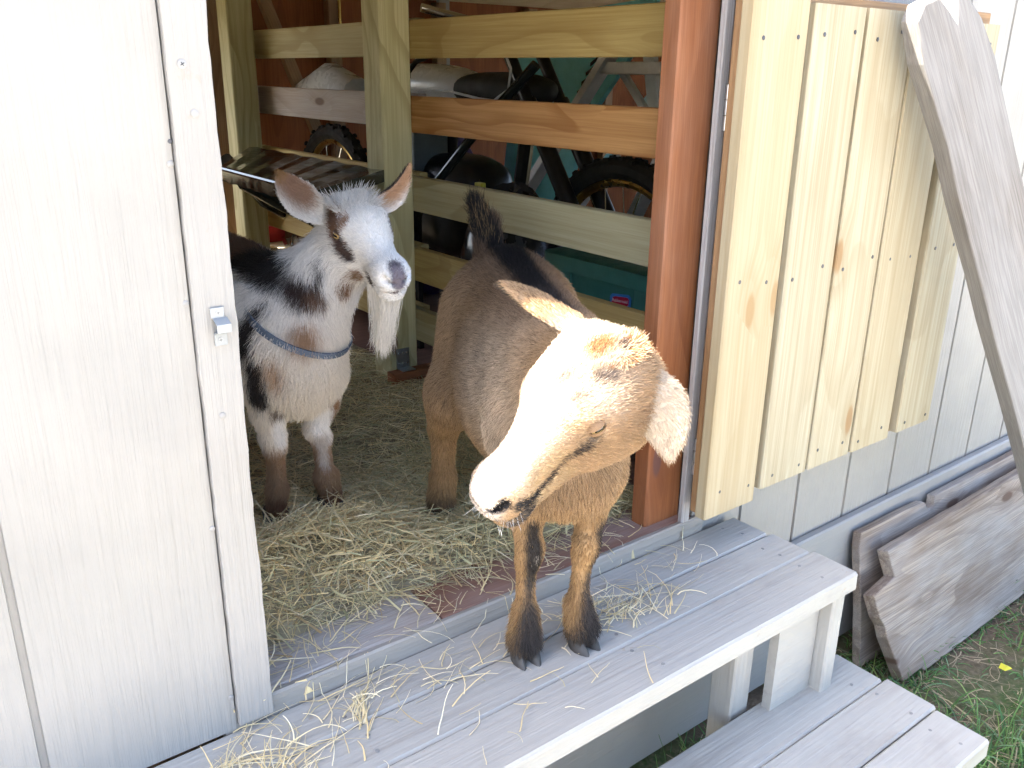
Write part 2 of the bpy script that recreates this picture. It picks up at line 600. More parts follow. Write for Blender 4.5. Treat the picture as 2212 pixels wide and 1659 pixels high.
# painted heads of screws and nails on the left trim and panel
mdisc = MB()
mdisc.tube([(0, 0, 0), (0, -.0012, 0)], .0042, 14)
mecap = None
for (x, z, r_, mt) in ((-.298, .842, 1.1, M_WHITEPAINT), (-.290, .793, 1.0, M_WHITEPAINT), (-.2935, .452, .9, M_WHITEPAINT), (-.318, .306, .8, M_WHITEPAINT), (-.319, .590, .8, M_WHITEPAINT), (-.3185, .742, .8, M_WHITEPAINT), (-.3185, .055, .8, M_WHITEPAINT)):
    m = MB()
    yy = -.0218 if x > -.3135 else -.0138
    m.tube([(x, yy, z), (x, yy - .0010, z), (x, yy - .0016, z)], [.0045 * r_, .0045 * r_, .0032 * r_], 14)
    m.build('nail_head', mt, shed, smooth=True)
m = MB()
for a in (.6, .6 + math.pi / 2):
    dx, dz = math.cos(a) * .0024, math.sin(a) * .0024
    px, pz = -dz * .22, dx * .22
    m.add([(-.298 - dx - px, -.02365, .842 - dz - pz), (-.298 + dx - px, -.02365, .842 + dz - pz), (-.298 + dx + px, -.02365, .842 + dz + pz), (-.298 - dx + px, -.02365, .842 - dz + pz)], [(0, 1, 2, 3)])
m.build('screw_slot', M_SCREW, shed)
m = MB()
m.tube([(-.3165, -.0139, .765), (-.3165, -.0147, .765)], .0024, 10)
m.build('nail_hole', M_SCREW, shed)
# strike plate of the door latch on the trim
lp = empty('latch_keeper', (-.287, -.024, .562), shed)
m = MB()
m.box((-.2965, -.0255, .571), (-.281, -.0235, .583))
m.box((-.2945, -.0255, .538), (-.280, -.0235, .552))
m.prism([(-.0235, .571), (-.0255, .571), (-.0375, .5655), (-.0375, .5555), (-.0255, .552), (-.0235, .552), (-.0235, .553), (-.0245, .5535), (-.036, .557), (-.036, .564), (-.0245, .570)], (-.2945, 0, 0), (0, 1, 0), (0, 0, 1), (.0165, 0, 0))
m.build('keeper_plate', M_KEEPER, lp, bevel=.0004)
for z in (.577, .545):
    m = MB()
    m.tube([(-.288, -.0255, z), (-.288, -.0263, z)], .0030, 12)
    m.build('screw', M_KEEPER, lp)
    m = MB()
    m.box((-.2897, -.02645, z - .0003), (-.2863, -.0263, z + .0003))
    m.box((-.2883, -.02645, z - .0017), (-.2877, -.0263, z + .0017))
    m.build('screw_slot', M_SCREW, lp)
# skirt
board('skirt_board', (-2.2, -.012, -.33), (3.2, -.012, -.30), (0, 0, 1), .345, .022, M_SKIRT, shed, bev=.004, segs=10, warp=.002, label='painted skirt board along the foot of the wall')
# carcass
m = MB()
for lo, hi in (((-2.2, -.2), (-.75, 1.155)), ((.30, -.2), (3.2, 1.155)), ((-.75, -.2), (.30, .45)), ((-.75, 1.09), (.30, 1.155))):  # gap is an unseen window opening, added to light the stall
    m.box((lo[0], 2.45, lo[1]), (hi[0], 2.47, hi[1]))
MP = Matrix.Translation((.5, 2.45, .8))
m.build('back_wall', M_PLY, shed, M=MP)
m = MB()
m.prism([(.014, -.2), (2.47, -.2), (2.47, 1.12), (1.22, 1.94), (.014, 1.15)], (-2.22, 0, 0), (0, 1, 0), (0, 0, 1), (.02, 0, 0))
m.build('side_wall', M_PLY, shed)
m = MB()
for pl in ([(.014, -.2), (.45, -.2), (.45, 1.15), (.014, 1.15)], [(1.75, -.2), (2.47, -.2), (2.47, 1.12), (1.75, 1.15)], [(.014, 1.15), (2.47, 1.12), (1.22, 1.94)], [(.45, -.2), (1.75, -.2), (1.75, .02), (.45, .02)]):  # gap is an unseen side opening, added to light the storage
    m.prism(pl, (3.2, 0, 0), (0, 1, 0), (0, 0, 1), (.02, 0, 0))
m.build('side_wall', M_PLY, shed)
m = MB()
m.prism([(-.022, 1.152), (1.22, 1.95), (2.55, 1.10), (2.55, 1.14), (1.22, 1.99), (-.022, 1.192)], (-2.26, 0, 0), (0, 1, 0), (0, 0, 1), (5.52, 0, 0))
m.build('roof', M_ROOF, shed, label='low gable roof over the doorway')
M_BOUNCEPLY = wood('bounce_plywood', (.62, .52, .36), (.44, .33, .20), knots=.2, rings=.4)
m = MB()
m.prism([(.016, 1.150), (1.22, 1.920), (2.44, 1.130), (2.44, 1.138), (1.22, 1.930), (.016, 1.158)], (-2.195, 0, 0), (0, 1, 0), (0, 0, 1), (5.39, 0, 0))  # unseen pale ceiling, added so more light bounces around inside
m.build('bounce_ceiling', M_BOUNCEPLY, shed)
m = MB()
m.box((-.86, .016, .022), (-.845, 2.44, 1.12))  # unseen pale wall beside the stall, added as a bounce surface
m.build('bounce_lining', M_BOUNCEPLY, shed)
m = MB()
m.box((-2.2, .115, -.02), (3.2, 2.45, .022))
m.build('floor', M_FLOOR, shed, label='dark red-brown shed floor under the hay')
for i in range(10):
    x = -1.9 + .5 * i
    if -.75 < x < .3:
        continue
    board('wall_stud', (x, 2.425, .03), (x, 2.425, 1.12), (1, 0, 0), .05, .045, M_STUD, shed)
# floor edge: two weathered planks and the painted sill front
board('floor_plank', (-.40, .054, .0165), (.021, .054, .0165), (0, 1, 0), .105, .03, M_FLOORPLANK, shed, seed=2, rough=.001, segs=6, label='grey weathered plank inside the threshold, left piece')
board('floor_plank', (.0245, .054, .0155), (.66, .054, .0155), (0, 1, 0), .105, .03, M_FLOORRED, shed, seed=3, segs=4, label='red-brown plank inside the threshold, right piece')
board('sill', (-.33, -.006, -.004), (.62, -.006, -.004), (0, 0, 1), .072, .013, M_SILL, shed, bev=.003, segs=12, rough=.0006, label='painted sill edge below the doorway')
board('floor_joist', (-2.2, .02, -.09), (3.2, .02, -.09), (0, 0, 1), .14, .03, M_STUD, shed)
# right jamb
board('jamb_stud', (.5385, .040, .028), (.5385, .040, 1.06), (1, 0, 0), .093, .038, M_RED, shed, bev=.003, label='red-brown stained stud at the hinge side of the doorway')
board('inner_stud', (.640, .085, .02), (.640, .085, 1.06), (1, 0, 0), .05, .05, M_GREYWOOD, shed, label='grey stud behind the rail ends')
board('hinge_strip', (.5715, -.004, .005), (.5715, -.004, 1.04), (1, 0, 0), .0210, .012, M_STRIP, shed, label='bare grey wood strip along the hinge line')

# ---- open door leaf, folded back flat against the wall
door = empty('door_leaf', (.60, -.06, .08), shed, label='slatted pine door leaf folded open against the siding')
board('door_stile', (.576, -.0450, .070), (.576, -.0450, 1.04), (0, 1, 0), .030, .040, M_BROWN, door)
board('backing_board', (.56, -.0492, .923), (1.312, -.0492, .923), (0, 0, 1), .085, .019, M_BROWN, door)
board('backing_board', (.56, -.0492, .500), (1.312, -.0492, .500), (0, 0, 1), .10, .019, M_BROWN, door)
board('backing_board', (.56, -.0492, .128), (1.312, -.0492, .128), (0, 0, 1), .085, .019, M_BROWN, door)
m = MB()
m.box((.60, -.0385, .088), (1.309, -.030, .962))
m.build('backing_sheet', M_BROWN, door)
slx = [(.5335, .5335, .0785, 1.03), (.6912, .6922, .0955, .9500), (.8425, .8450, .0950, .9500), (.9930, .9945, .0935, .9485), (1.1680, 1.1685, .0960, .9420)]
for i, (xb, xt, zb, zt) in enumerate(slx):
    board('slat', (xb + .07, -.0722, zb), (xt + .07, -.0722, zt), (1, 0, 0), .1395 if i in (0, 4) else .1425, .025, M_SLAT, door, bev=.0025, segs=8, warp=.0012, seed=i, rough=.0003)
SCR = MB()
SCR.tube([(0, 0, 0), (0, -.0007, 0), (0, -.0010, 0)], [.0036, .0036, .0024], 12)
scr_me = None
for i, (xb, xt, zb, zt) in enumerate(slx):
    for z, dz in ((.905, .004), (.512, -.006), (.118, .005)):
        for s_, f in ((0, .20), (1, .80)):
            if i == 0 and z > .9:
                z2 = .885
            else:
                z2 = z
            x = xb + (xt - xb) * (z2 - zb) / (zt - zb) + .1395 * f + RNG.uniform(-.008, .008)
            zz = z2 + dz + RNG.uniform(-.010, .010)
            o = None
            if scr_me is None:
                o = SCR.build('screw', M_SCREW, door, M=Matrix.Translation((0, 0, 0)))
                scr_me = o.data
                o.matrix_basis = Matrix.Translation((x, -.0846, zz))
            else:
                obj('screw', scr_me, None, door, Matrix.Translation((x, -.0846, zz)))
for z in (.790, .170):
    h = empty('hinge', (.586, -.02, z), shed)
    for k in range(3):
        m = MB()
        z0 = z - .036 + k * .0245
        m.tube([(.5755, -.0165, z0), (.5755, -.0165, z0 + .0225)], .0050, 12)
        m.build('knuckle', M_ZINC, h, smooth=True)
    m = MB()
    m.box((.5760, -.0180, z - .036), (.590, -.0150, z + .036))
    m.build('hinge_plate', M_ZINC, h)

# ------------------------------------------------------------------ stall fence inside
fence = empty('stall_fence', (.6, 1.0, .03), label='plank fence dividing the goat stall from the stored clutter', cat='fence')
board('post', (.5575, 1.055, .03), (.5575, 1.055, 1.5), (1, 0, 0), .086, .09, M_POST, fence, bev=.004, label='square greenish post with metal bracket at its foot')
board('post', (.5575, 2.045, .03), (.5575, 2.045, 1.5), (1, 0, 0), .086, .09, M_POST, fence, bev=.004)
board('post', (.61, 2.40, .03), (.61, 2.40, 1.5), (1, 0, 0), .075, .05, M_STUD, fence, bev=.003, label='brown stud at the back corner of the stall')
for i, (zt, mt) in enumerate(((.959, M_RAIL), (.782, M_RAILORANGE), (.582, M_RAILGREEN), (.397, M_RAIL), (.230, M_RAILGREEN))):
    board('rail', (.613, .062, zt - .0445), (.613, 1.13, zt - .0445), (0, 0, 1), .089, .024, mt, fence, bev=.002, segs=4, warp=.001, seed=i)
for i, (zt, mt) in enumerate(((.966, M_RAILGREEN), (.788, M_RAILGREY), (.59, M_RAIL), (.40, M_RAIL), (.23, M_RAIL))):
    board('rail', (.638, 1.02, zt - .0445), (.638, 2.10, zt - .0445), (0, 0, 1), .089, .024, mt, fence, bev=.002, segs=4, warp=.001, seed=i + 9)
bk = empty('post_bracket', (.556, 1.008, .10), fence)
m = MB()
m.box((.532, 1.0072, .072), (.572, 1.0092, .125))
m.box((.532, .975, .0700), (.572, 1.0092, .0722))
m.build('bracket_plate', M_ZINC, bk, bevel=.0005)
for x in (.540, .552, .564):
    for z in (.083, .113):
        m = MB()
        m.tube([(x, 1.0072, z), (x, 1.0058, z)], .0026, 8)
        m.build('bolt_head', M_CHROME, bk)
board('base_block', (.50, .985, .045), (.70, .985, .045), (0, 0, 1), .05, .04, M_RED, fence)

# ------------------------------------------------------------------ porch platform and lower step
plat = empty('porch_platform', (0, -.143, GZ), label='grey painted plank platform under the front goat', cat='platform')
XR = .722
XL = -2.0
for i, (y0, y1, dx) in enumerate(((-.0993, -.0135, -.012), (-.1888, -.1008, -.004), (-.2860, -.1903, .004))):
    board('deck_board', (XL, (y0 + y1) / 2, -.019), (XR + dx, (y0 + y1) / 2, -.019), (0, 1, 0), y1 - y0, .038, M_DECK, plat, bev=.004, segs=24, warp=.0006, rough=.0005, seed=20 + i)
board('joist', (XL, -.11, -.0835), (XR - .10, -.11, -.0835), (0, 0, 1), .089, .038, M_DECK, plat)
board('leg', (.687, -.258, -.040), (.687, -.258, GZ), (1, 0, 0), .036, .045, M_DECK, plat, bev=.003)
board('leg', (.512, -.195, -.040), (.512, -.195, GZ), (1, 0, 0), .05, .05, M_DECK, plat, bev=.003)
board('leg', (-.55, -.23, -.040), (-.55, -.23, GZ), (1, 0, 0), .089, .05, M_DECK, plat, bev=.003)
m = MB()
m.prism([(.552, -.04), (.667, -.04), (.667, -.43), (.640, -.43), (.552, -.26)], (0, -.256, 0), (1, 0, 0), (0, 0, 1), (0, .018, 0))
m.build('gusset_panel', M_DECK, plat)
m = MB()
m.box((-1.2, -.17, GZ), (.53, -.155, -.045))
step = empty('lower_step', (.2, -.39, GZ), label='lower grey painted step of three planks beside the grass', cat='step')
sx = .800
for i, (y0, y1, dx) in enumerate(((-.3285, -.2280, .001), (-.4300, -.3310, .010), (-.5305, -.4325, .000))):
    zz = -.2375 - .019
    board('step_board', (-1.6, (y0 + y1) / 2, zz + .001 * i), (sx + dx - .004, (y0 + y1) / 2, zz + .001 * i), (0, 1, 0), y1 - y0, .038, M_DECK, step, bev=.004, segs=24, warp=.0008, rough=.0005, seed=30 + i)
for x in (.66, -.2, -1.1):
    board('leg', (x, -.30, -.277), (x, -.30, GZ), (1, 0, 0), .06, .038, M_DECK, step)
    board('leg', (x, -.47, -.277), (x, -.47, GZ), (1, 0, 0), .06, .038, M_DECK, step)

m = MB()
m.tube([(0, 0, 0), (0, 0, .0006)], .0032, 10)
_so = m.build('screw', M_DULLSCREW, plat, M=Matrix.Translation((0, 0, 0)))
_first = True
for root_, ys_, zt_, xs_ in ((plat, (-.075, -.038, -.165, -.125, -.262, -.212), .0001, (.665, .245, -.18, -.6)), (step, (-.308, -.252, -.408, -.352, -.508, -.455), -.2363, (.745, .30, -.15))):
    for x_ in xs_:
        for y_ in ys_:
            Mx_ = Matrix.Translation((x_ + RNG.uniform(-.01, .01), y_ + RNG.uniform(-.006, .006), zt_))
            if _first:
                _so.matrix_basis = Mx_
                _first = False
            else:
                obj('screw', _so.data, None, root_, Mx_)

# ------------------------------------------------------------------ leaning timbers
def shaped_board(name, poly, O, X, Y, thick, mat, **k):
    O, X, Y = V3(*O), V3(*X), V3(*Y)
    X = X / np.linalg.norm(X)
    Y = Y - X * (X @ Y)
    Y /= np.linalg.norm(Y)
    Z = np.cross(X, Y)
    M = Matrix(((X[0], Y[0], Z[0], O[0]), (X[1], Y[1], Z[1], O[1]), (X[2], Y[2], Z[2], O[2]), (0, 0, 0, 1)))
    m = MB()
    n = len(poly)
    vs = [(a, b, 0) for a, b in poly] + [(a, b, thick) for a, b in poly]
    fs = [tuple(range(n - 1, -1, -1)), tuple(range(n, 2 * n))] + [(i, (i + 1) % n, n + (i + 1) % n, n + i) for i in range(n)]
    m.v, m.f, m.mi = vs, fs, [0] * len(fs)
    me = bpy.data.meshes.new(name)
    me.from_pydata(vs, [], fs)
    me.update()
    o = obj(name, me, mat, None, M, **k)
    b = o.modifiers.new('bevel', 'BEVEL')
    b.width = .003
    b.segments = 2
    b.limit_method = 'ANGLE'
    b.angle_limit = math.radians(30)
    return o


def wob(pts, amp, seed, step=.06):
    r_ = random.Random(seed)
    out = []
    for a, b in zip(pts, pts[1:] + pts[:1]):
        L = math.dist(a, b)
        n = max(1, int(L / step))
        for i in range(n):
            t = i / n
            out.append((a[0] + (b[0] - a[0]) * t + (r_.uniform(-amp, amp) if i else 0), a[1] + (b[1] - a[1]) * t + (r_.uniform(-amp, amp) if i else 0)))
    return out


# rear board: nearly upright against the skirt
shaped_board('leaning_plank', wob([(0, 0), (1.3, 0), (1.3, .340), (.345, .340), (.338, .318), (.320, .312), (.305, .322), (.298, .336), (.285, .340), (.012, .345), (.004, .31), (.007, .15)], .0012, 4),
             (1.145, -.085, GZ + .003), (1, 0, .012), (0, .055, .34), .022, M_LEANBOARD, label='weathered plank with a knot notch, rear of the two leaning on the skirt', cat='plank', group='planks leaning on the shed')
shaped_board('leaning_plank', wob([(0.0, .0), (.085, .0), (.092, -.012), (1.4, -.012), (1.4, .312), (.018, .312), (.030, .245), (-.062, .232), (-.052, .175), (-.038, .150), (-.036, .118)], .0012, 7),
             (1.160, -.180, GZ + .014), (1, .012, .015), (0, .098, .30), .030, M_LEANBOARD, label='wide weathered plank with a splintered stepped end, front of the two leaning', cat='plank', group='planks leaning on the shed')
# tall driftwood-like prop
shaped_board('weathered_prop', wob([(0, .070), (0, -.062), (1.55, -.060), (1.62, -.052), (1.668, -.036), (1.680, -.020), (1.635, -.006), (1.66, .002), (1.690, .014), (1.692, .042), (1.672, .062), (1.60, .071), (1.44, .065), (1.34, .070)], .0014, 11, .09),
             (1.7063, -.4034, GZ + .005), (-.4513, .1647, .8770), (-.7949, .3725, -.4790), .046, M_GREYWOOD, label='bleached grey timber propped against the open door', cat='timber')
# ------------------------------------------------------------------ stored things behind the fence
def blob(name, c, R, mat, parent, n=24, m=14, lump=0.0, seed=0, flat=None, power=1.0):
    r_ = np.random.RandomState(seed)
    vs, fs = [], []
    for i in range(m + 1):
        th = math.pi * i / m
        for j in range(n):
            ph = 2 * math.pi * j / n
            d = V3(math.sin(th) * math.cos(ph), math.sin(th) * math.sin(ph), math.cos(th))
            d2 = np.sign(d) * np.abs(d) ** power
            k = 1 + lump * (math.sin(3 * ph + seed) * math.sin(2 * th + seed) + .6 * math.sin(7 * ph + 2 * seed) * math.sin(5 * th))
            p = V3(*c) + d2 * V3(*R) * k
            if flat is not None:
                p[2] = max(p[2], flat)
            vs.append(p)
    for i in range(m):
        for j in range(n):
            fs.append((i * n + j, (i + 1) * n + j, (i + 1) * n + (j + 1) % n, i * n + (j + 1) % n))
    b = MB()
    b.add(vs, fs)
    return b.build(name, mat, parent, smooth=True)


bike = empty('dirt_bike', (.92, 1.3, .03), label='dirt bike with pale grey tank stored behind the fence', cat='motorbike')
for cy in (2.10, .56):
    wh = empty('wheel', (.92, cy, .345), bike)
    m = MB()
    m.torus((.92, cy, .345), (1, 0, 0), .281, .028, 44, 10)
    for i in range(44):
        a = 2 * math.pi * i / 44
        for dx in ((-.012, .012) if i % 2 else (-.022, 0, .022)):
            rr_ = .304 - abs(dx) * .25
            c = V3(.92 + dx, cy + rr_ * math.cos(a), .345 + rr_ * math.sin(a))
            t = V3(0, -math.sin(a), math.cos(a)) * .008
            o_ = V3(0, math.cos(a), math.sin(a)) * .009
            X = V3(.006, 0, 0)
            m.add([c - X - t, c + X - t, c + X + t, c - X + t, c - X * .8 - t * .8 + o_, c + X * .8 - t * .8 + o_, c + X * .8 + t * .8 + o_, c - X * .8 + t * .8 + o_],
                  [(4, 5, 6, 7), (0, 1, 5, 4), (1, 2, 6, 5), (2, 3, 7, 6), (3, 0, 4, 7)])
    m.build('tyre', M_RUBBER, wh)
    m = MB()
    m.torus((.92, cy, .345), (1, 0, 0), .250, .013, 40, 8)
    m.build('rim', M_GOLD, wh, smooth=True)
    m = MB()
    m.tube([(.87, cy, .345), (.97, cy, .345)], .035, 14)
    m.build('hub', M_DARKMETAL, wh)
    m = MB()
    for i in range(24):
        a = 2 * math.pi * i / 24
        m.tube([(.92 + (.03 if i % 2 else -.03), cy + .03 * math.cos(a), .345 + .03 * math.sin(a)), (.92, cy + .24 * math.cos(a + .25), .345 + .24 * math.sin(a + .25))], .0016, 5)
    m.build('spokes', M_CHROME, wh)
blob('tank', (.92, 1.46, .800), (.095, .30, .065), M_TANK, bike, power=.85)
blob('seat', (.92, 1.05, .795), (.085, .20, .048), M_RUBBER, bike, power=.8)
m = MB()
m.tube([(.92, 1.75, .74), (.92, 1.3, .74), (.92, .92, .76)], .022, 10)
m.tube([(.92, 1.3, .73), (.92, 1.35, .30), (.92, 2.10, .345)], .02, 8)
m.tube([(.92, .92, .80), (.92, 1.0, .35), (.92, 1.35, .30)], .022, 8)
m.build('frame', M_DARKMETAL, bike, smooth=True)
for dx in (-.055, .055):
    m = MB()
    m.tube([(.92 + dx, .985, .93), (.92 + dx, .86, .755)], .017, 10)
    m.tube([(.92 + dx, .87, .77), (.92 + dx, .56, .345)], .023, 10)
    m.build('fork', M_DARKMETAL, bike, smooth=True)
m = MB()
m.tube([(.62 + .02, 1.02, .99), (.75, .98, .965), (.86, .985, .94), (.98, .985, .94), (1.10, .98, .965), (1.22, 1.02, .99)], .011, 10)
m.build('handlebar', M_CHROME, bike, smooth=True)
m = MB()
m.tube([(.82, 1.20, .905), (.81, 1.24, .885), (.80, 1.31, .868), (.795, 1.345, .838), (.795, 1.352, .825)], [.006, .007, .008, .007, .010], 8)
m.build('brake_lever', M_DARKMETAL, bike, smooth=True)
m = MB()
m.tube([(.81, 1.43, .775), (.80, 1.30, .792), (.80, 1.15, .792), (.80, 1.0, .775), (.80, .93, .772), (.80, .87, .80), (.80, .86, .85), (.81, .93, .93)], .0035, 6)
m.build('cable', M_TANK, bike, smooth=True)
for i in range(6):
    pass
blob('engine', (.92, 1.28, .46), (.12, .20, .15), M_DARKMETAL, bike, power=.6, lump=.03)
m = MB()
m.tube([(.92, 1.9, .76), (.92, 2.1, .80), (.92, 2.35, .77)], [.06, .07, .03], 10)
m.build('rear_fender', M_TANK, bike, smooth=True)

# teal slotted plastic panel
pn = empty('slotted_panel', (1.45, 1.4, .03), label='teal plastic slotted panel leaning among the stored things', cat='plastic panel')
m = MB()
m.prism([(1.80, .20), (1.66, 1.02), (1.00, 1.06), (1.10, .90), (1.32, .66), (1.42, .20)], (1.45, 0, 0), (0, 1, 0), (0, 0, 1), (.02, 0, 0))
m.build('panel', M_TEAL, pn)
for i in range(9):
    y0, z0 = 1.40 - .020 * i, .685 + .030 * i
    m = MB()
    m.prism([(y0, z0), (y0 - .125 + .005 * i, z0 + .055), (y0 - .125 + .005 * i, z0 + .066), (y0, z0 + .011)], (1.449, 0, 0), (0, 1, 0), (0, 0, 1), (-.003, 0, 0))  # black strips put in for the dark of open slots
    m.build('dark_slot_strip', M_BLACK, pn)
# step ladder
lad = empty('step_ladder', (1.3, 1.0, .03), label='aluminium step ladder folded beside the teal panel', cat='ladder')
board('ladder_rail', (1.29, 1.72, .10), (1.29, .93, 1.00), (0, .7, .7), .026, .05, M_ALU, lad)
board('ladder_rail', (1.29, .96, .30), (1.29, .62, .92), (0, .8, .4), .026, .05, M_ALU, lad)
board('ladder_rail', (1.62, 1.75, .10), (1.62, .95, 1.00), (0, .7, .7), .026, .05, M_ALU, lad)
board('ladder_step', (1.31, 1.06, .858), (1.31, .76, .858), (0, 0, 1), .035, .06, M_ALU, lad)
board('ladder_step', (1.31, 1.06, .650), (1.31, .80, .640), (0, 0, 1), .020, .06, M_ALU, lad)
board('ladder_brace', (1.33, 1.02, .86), (1.33, .86, .70), (0, 1, 0), .02, .02, M_ALU, lad)
board('ladder_brace', (1.40, .98, .96), (1.40, .90, .60), (0, 1, 0), .045, .02, M_ALU, lad)
# green tote with its printed label
tote = empty('storage_tote', (.86, .42, .03), label='dark green plastic storage tote with blue and red label behind the lower rails', cat='storage bin')
m = MB()


def rrect(x0, x1, y0, y1, z, r=.03, n=5):
    out = []
    for cx, cy, a0 in ((x1 - r, y1 - r, 0), (x0 + r, y1 - r, 90), (x0 + r, y0 + r, 180), (x1 - r, y0 + r, 270)):
        for i in range(n):
            a = math.radians(a0 + 90 * i / (n - 1))
            out.append((cx + r * math.cos(a), cy + r * math.sin(a), z))
    return out


secs = [rrect(.755, 1.07, .245, .585, .032), rrect(.728, 1.10, .215, .615, .405), rrect(.716, 1.112, .203, .627, .405), rrect(.716, 1.112, .203, .627, .440), rrect(.728, 1.10, .215, .615, .443), rrect(.76, 1.07, .245, .585, .443)]
n = len(secs[0])
m.add([v for s_ in secs for v in s_], [tuple(range(n - 1, -1, -1)), tuple((len(secs) - 1) * n + j for j in range(n))] + [(i * n + j, i * n + (j + 1) % n, (i + 1) * n + (j + 1) % n, (i + 1) * n + j) for i in range(len(secs) - 1) for j in range(n)])
m.build('bin', M_TOTE, tote, smooth=True)
for y in (.29, .54):
    m = MB()
    m.box((.722, y - .02, .33), (.730, y + .02, .404))
    m.build('handle_rib', M_TOTE, tote, bevel=.002)
m = MB()
m.prism([(.386, .300), (.386, .375), (.380, .381), (.330, .387), (.322, .381), (.322, .300)], (.7245, 0, 0), (0, 1, 0), (0, 0, 1), (.002, 0, 0))
lb = m.build('label_card', M_BLUE, tote)
m = MB()
m.prism([(.380, .361), (.377, .374), (.370, .377), (.332, .381), (.327, .377), (.328, .365), (.334, .361), (.374, .357)], (.7238, 0, 0), (0, 1, 0), (0, 0, 1), (.0006, 0, 0))
m.build('label_badge', M_REDPRINT, lb)
fc = bpy.data.curves.new('label_text', 'FONT')
fc.body = 'Rubbermaid'
fc.size = .0098
fc.align_x = 'CENTER'
fc.extrude = .0001
fc.materials.append(M_WHITEPRINT)
fo = bpy.data.objects.new('label_text', fc)
COL.objects.link(fo)
tme = bpy.data.meshes.new_from_object(fo.evaluated_get(bpy.context.evaluated_depsgraph_get()))
bpy.data.objects.remove(fo)
obj('label_text', tme, M_WHITEPRINT, lb, Matrix.Translation((.7234, .3535, .3665)) @ Matrix(((0, 0, -1, 0), (-1, 0, 0, 0), (0, 1, 0, 0), (0, 0, 0, 1))) @ Matrix.Rotation(.07, 4, 'Z'))
# lumpy dark bags and sundries
blob('dark_bag', (.86, .92, .28), (.13, .20, .27), M_BAG, None, 30, 18, .06, 2, .024)
o = bpy.data.objects['dark_bag']
tag(o, 'shiny dark plastic bag slumped behind the fence', 'bag')
blob('purple_bag', (1.22, 1.95, .34), (.20, .26, .36), M_PURPLE, None, 28, 16, .05, 5, .024)
tag(bpy.data.objects['purple_bag'], 'dark purple plastic sack behind the centre post', 'bag')
tr = empty('string_trimmer', (.80, 1.0, .03), label='black trimmer pole slanting behind the rails', cat='trimmer')
m = MB()
m.tube([(.70, 1.13, .50), (.74, .92, .70), (.80, .76, .86)], .013, 10)
m.build('pole', M_BLACK, tr, smooth=True)
m = MB()
m.tube([(.70, 1.13, .50), (.69, 1.17, .46), (.69, 1.20, .40)], [.013, .03, .045], 12)
m.build('head_guard', M_BLACK, tr, smooth=True)
m = MB()
m.box((.72, .875, .530), (.735, .905, .572))
m.build('yellow_tag', M_YELLOW, None, bevel=.002, label='small yellow plastic tag hanging in the dark clutter', cat='tag')
box = empty('battery_box', (1.05, 1.5, .03), label='small grey printed box among the clutter beside the centre post', cat='box')
m = MB()
m.box((.78, 1.30, .56), (.90, 1.42, .68))
m.build('carton', plain('grey_carton', (.10, .13, .15), .5), box, bevel=.003)
for i in range(2):
    m = MB()
    m.box((.7785, 1.345, .615 + .022 * i), (.7795, 1.385, .627 + .022 * i))
    m.build('print_line', M_WHITEPRINT, box)
shelf = empty('shelf_stand', (.84, 1.36, .03), label='low dark shelf holding the printed box', cat='shelf')
m = MB()
m.box((.76, 1.26, .545), (.98, 1.46, .560))
m.build('shelf_board', M_DARKMETAL, shelf)
for dx, dy in ((.77, 1.27), (.97, 1.27), (.77, 1.45), (.97, 1.45)):
    m = MB()
    m.box((dx - .008, dy - .008, .022), (dx + .008, dy + .008, .545))
    m.build('leg', M_DARKMETAL, shelf)
# black feed tray on the inside of the fence
tray = empty('feed_tray', (.36, 1.25, .03), label='shiny black ridged feed tray at the fence behind the white goat', cat='feed tray')
A_, B_, C_, D_ = V3(.190, 1.30, .598), V3(.178, .72, .598), V3(.500, .985, .604), V3(.500, 1.86, .604)
m = MB()
nrow = 7
vs, fs = [], []
for i in range(nrow * 2):
    t = i / (nrow * 2 - 1)
    zz = .0035 if i % 2 else 0
    p, q = A_ * (1 - t) + B_ * t, D_ * (1 - t) + C_ * t
    vs += [p + V3(0, 0, zz), q + V3(0, 0, zz), p + V3(0, 0, zz - .03), q + V3(0, 0, zz - .03)]
for i in range(nrow * 2 - 1):
    a, b = i * 4, (i + 1) * 4
    fs += [(a, a + 1, b + 1, b), (a + 2, b + 2, b + 3, a + 3), (a, b, b + 2, a + 2), (a + 1, a + 3, b + 3, b + 1)]
fs += [(0, 2, 3, 1), (len(vs) - 4, len(vs) - 3, len(vs) - 1, len(vs) - 2)]
m.add(vs, fs)
m.build('tray_top', M_BLACK, tray)
m = MB()
m.tube([A_ + V3(0, 0, .004), A_ * .5 + B_ * .5 + V3(0, 0, .004), B_ + V3(0, 0, .004)], .006, 8)
m.build('rim', M_BLACK, tray, smooth=True)
for yy in (1.35, 1.92):
    m = MB()
    m.tube([(.24 if yy < 1.5 else .40, yy - .1, .570), (.36 if yy < 1.5 else .48, yy - .06, .50), (.50 if yy < 1.5 else .55, yy - .02, .42), (.626, yy, .37)], [.024, .024, .020, .016], 10)
    m.build('bracket', M_BLACK, tray, smooth=True)
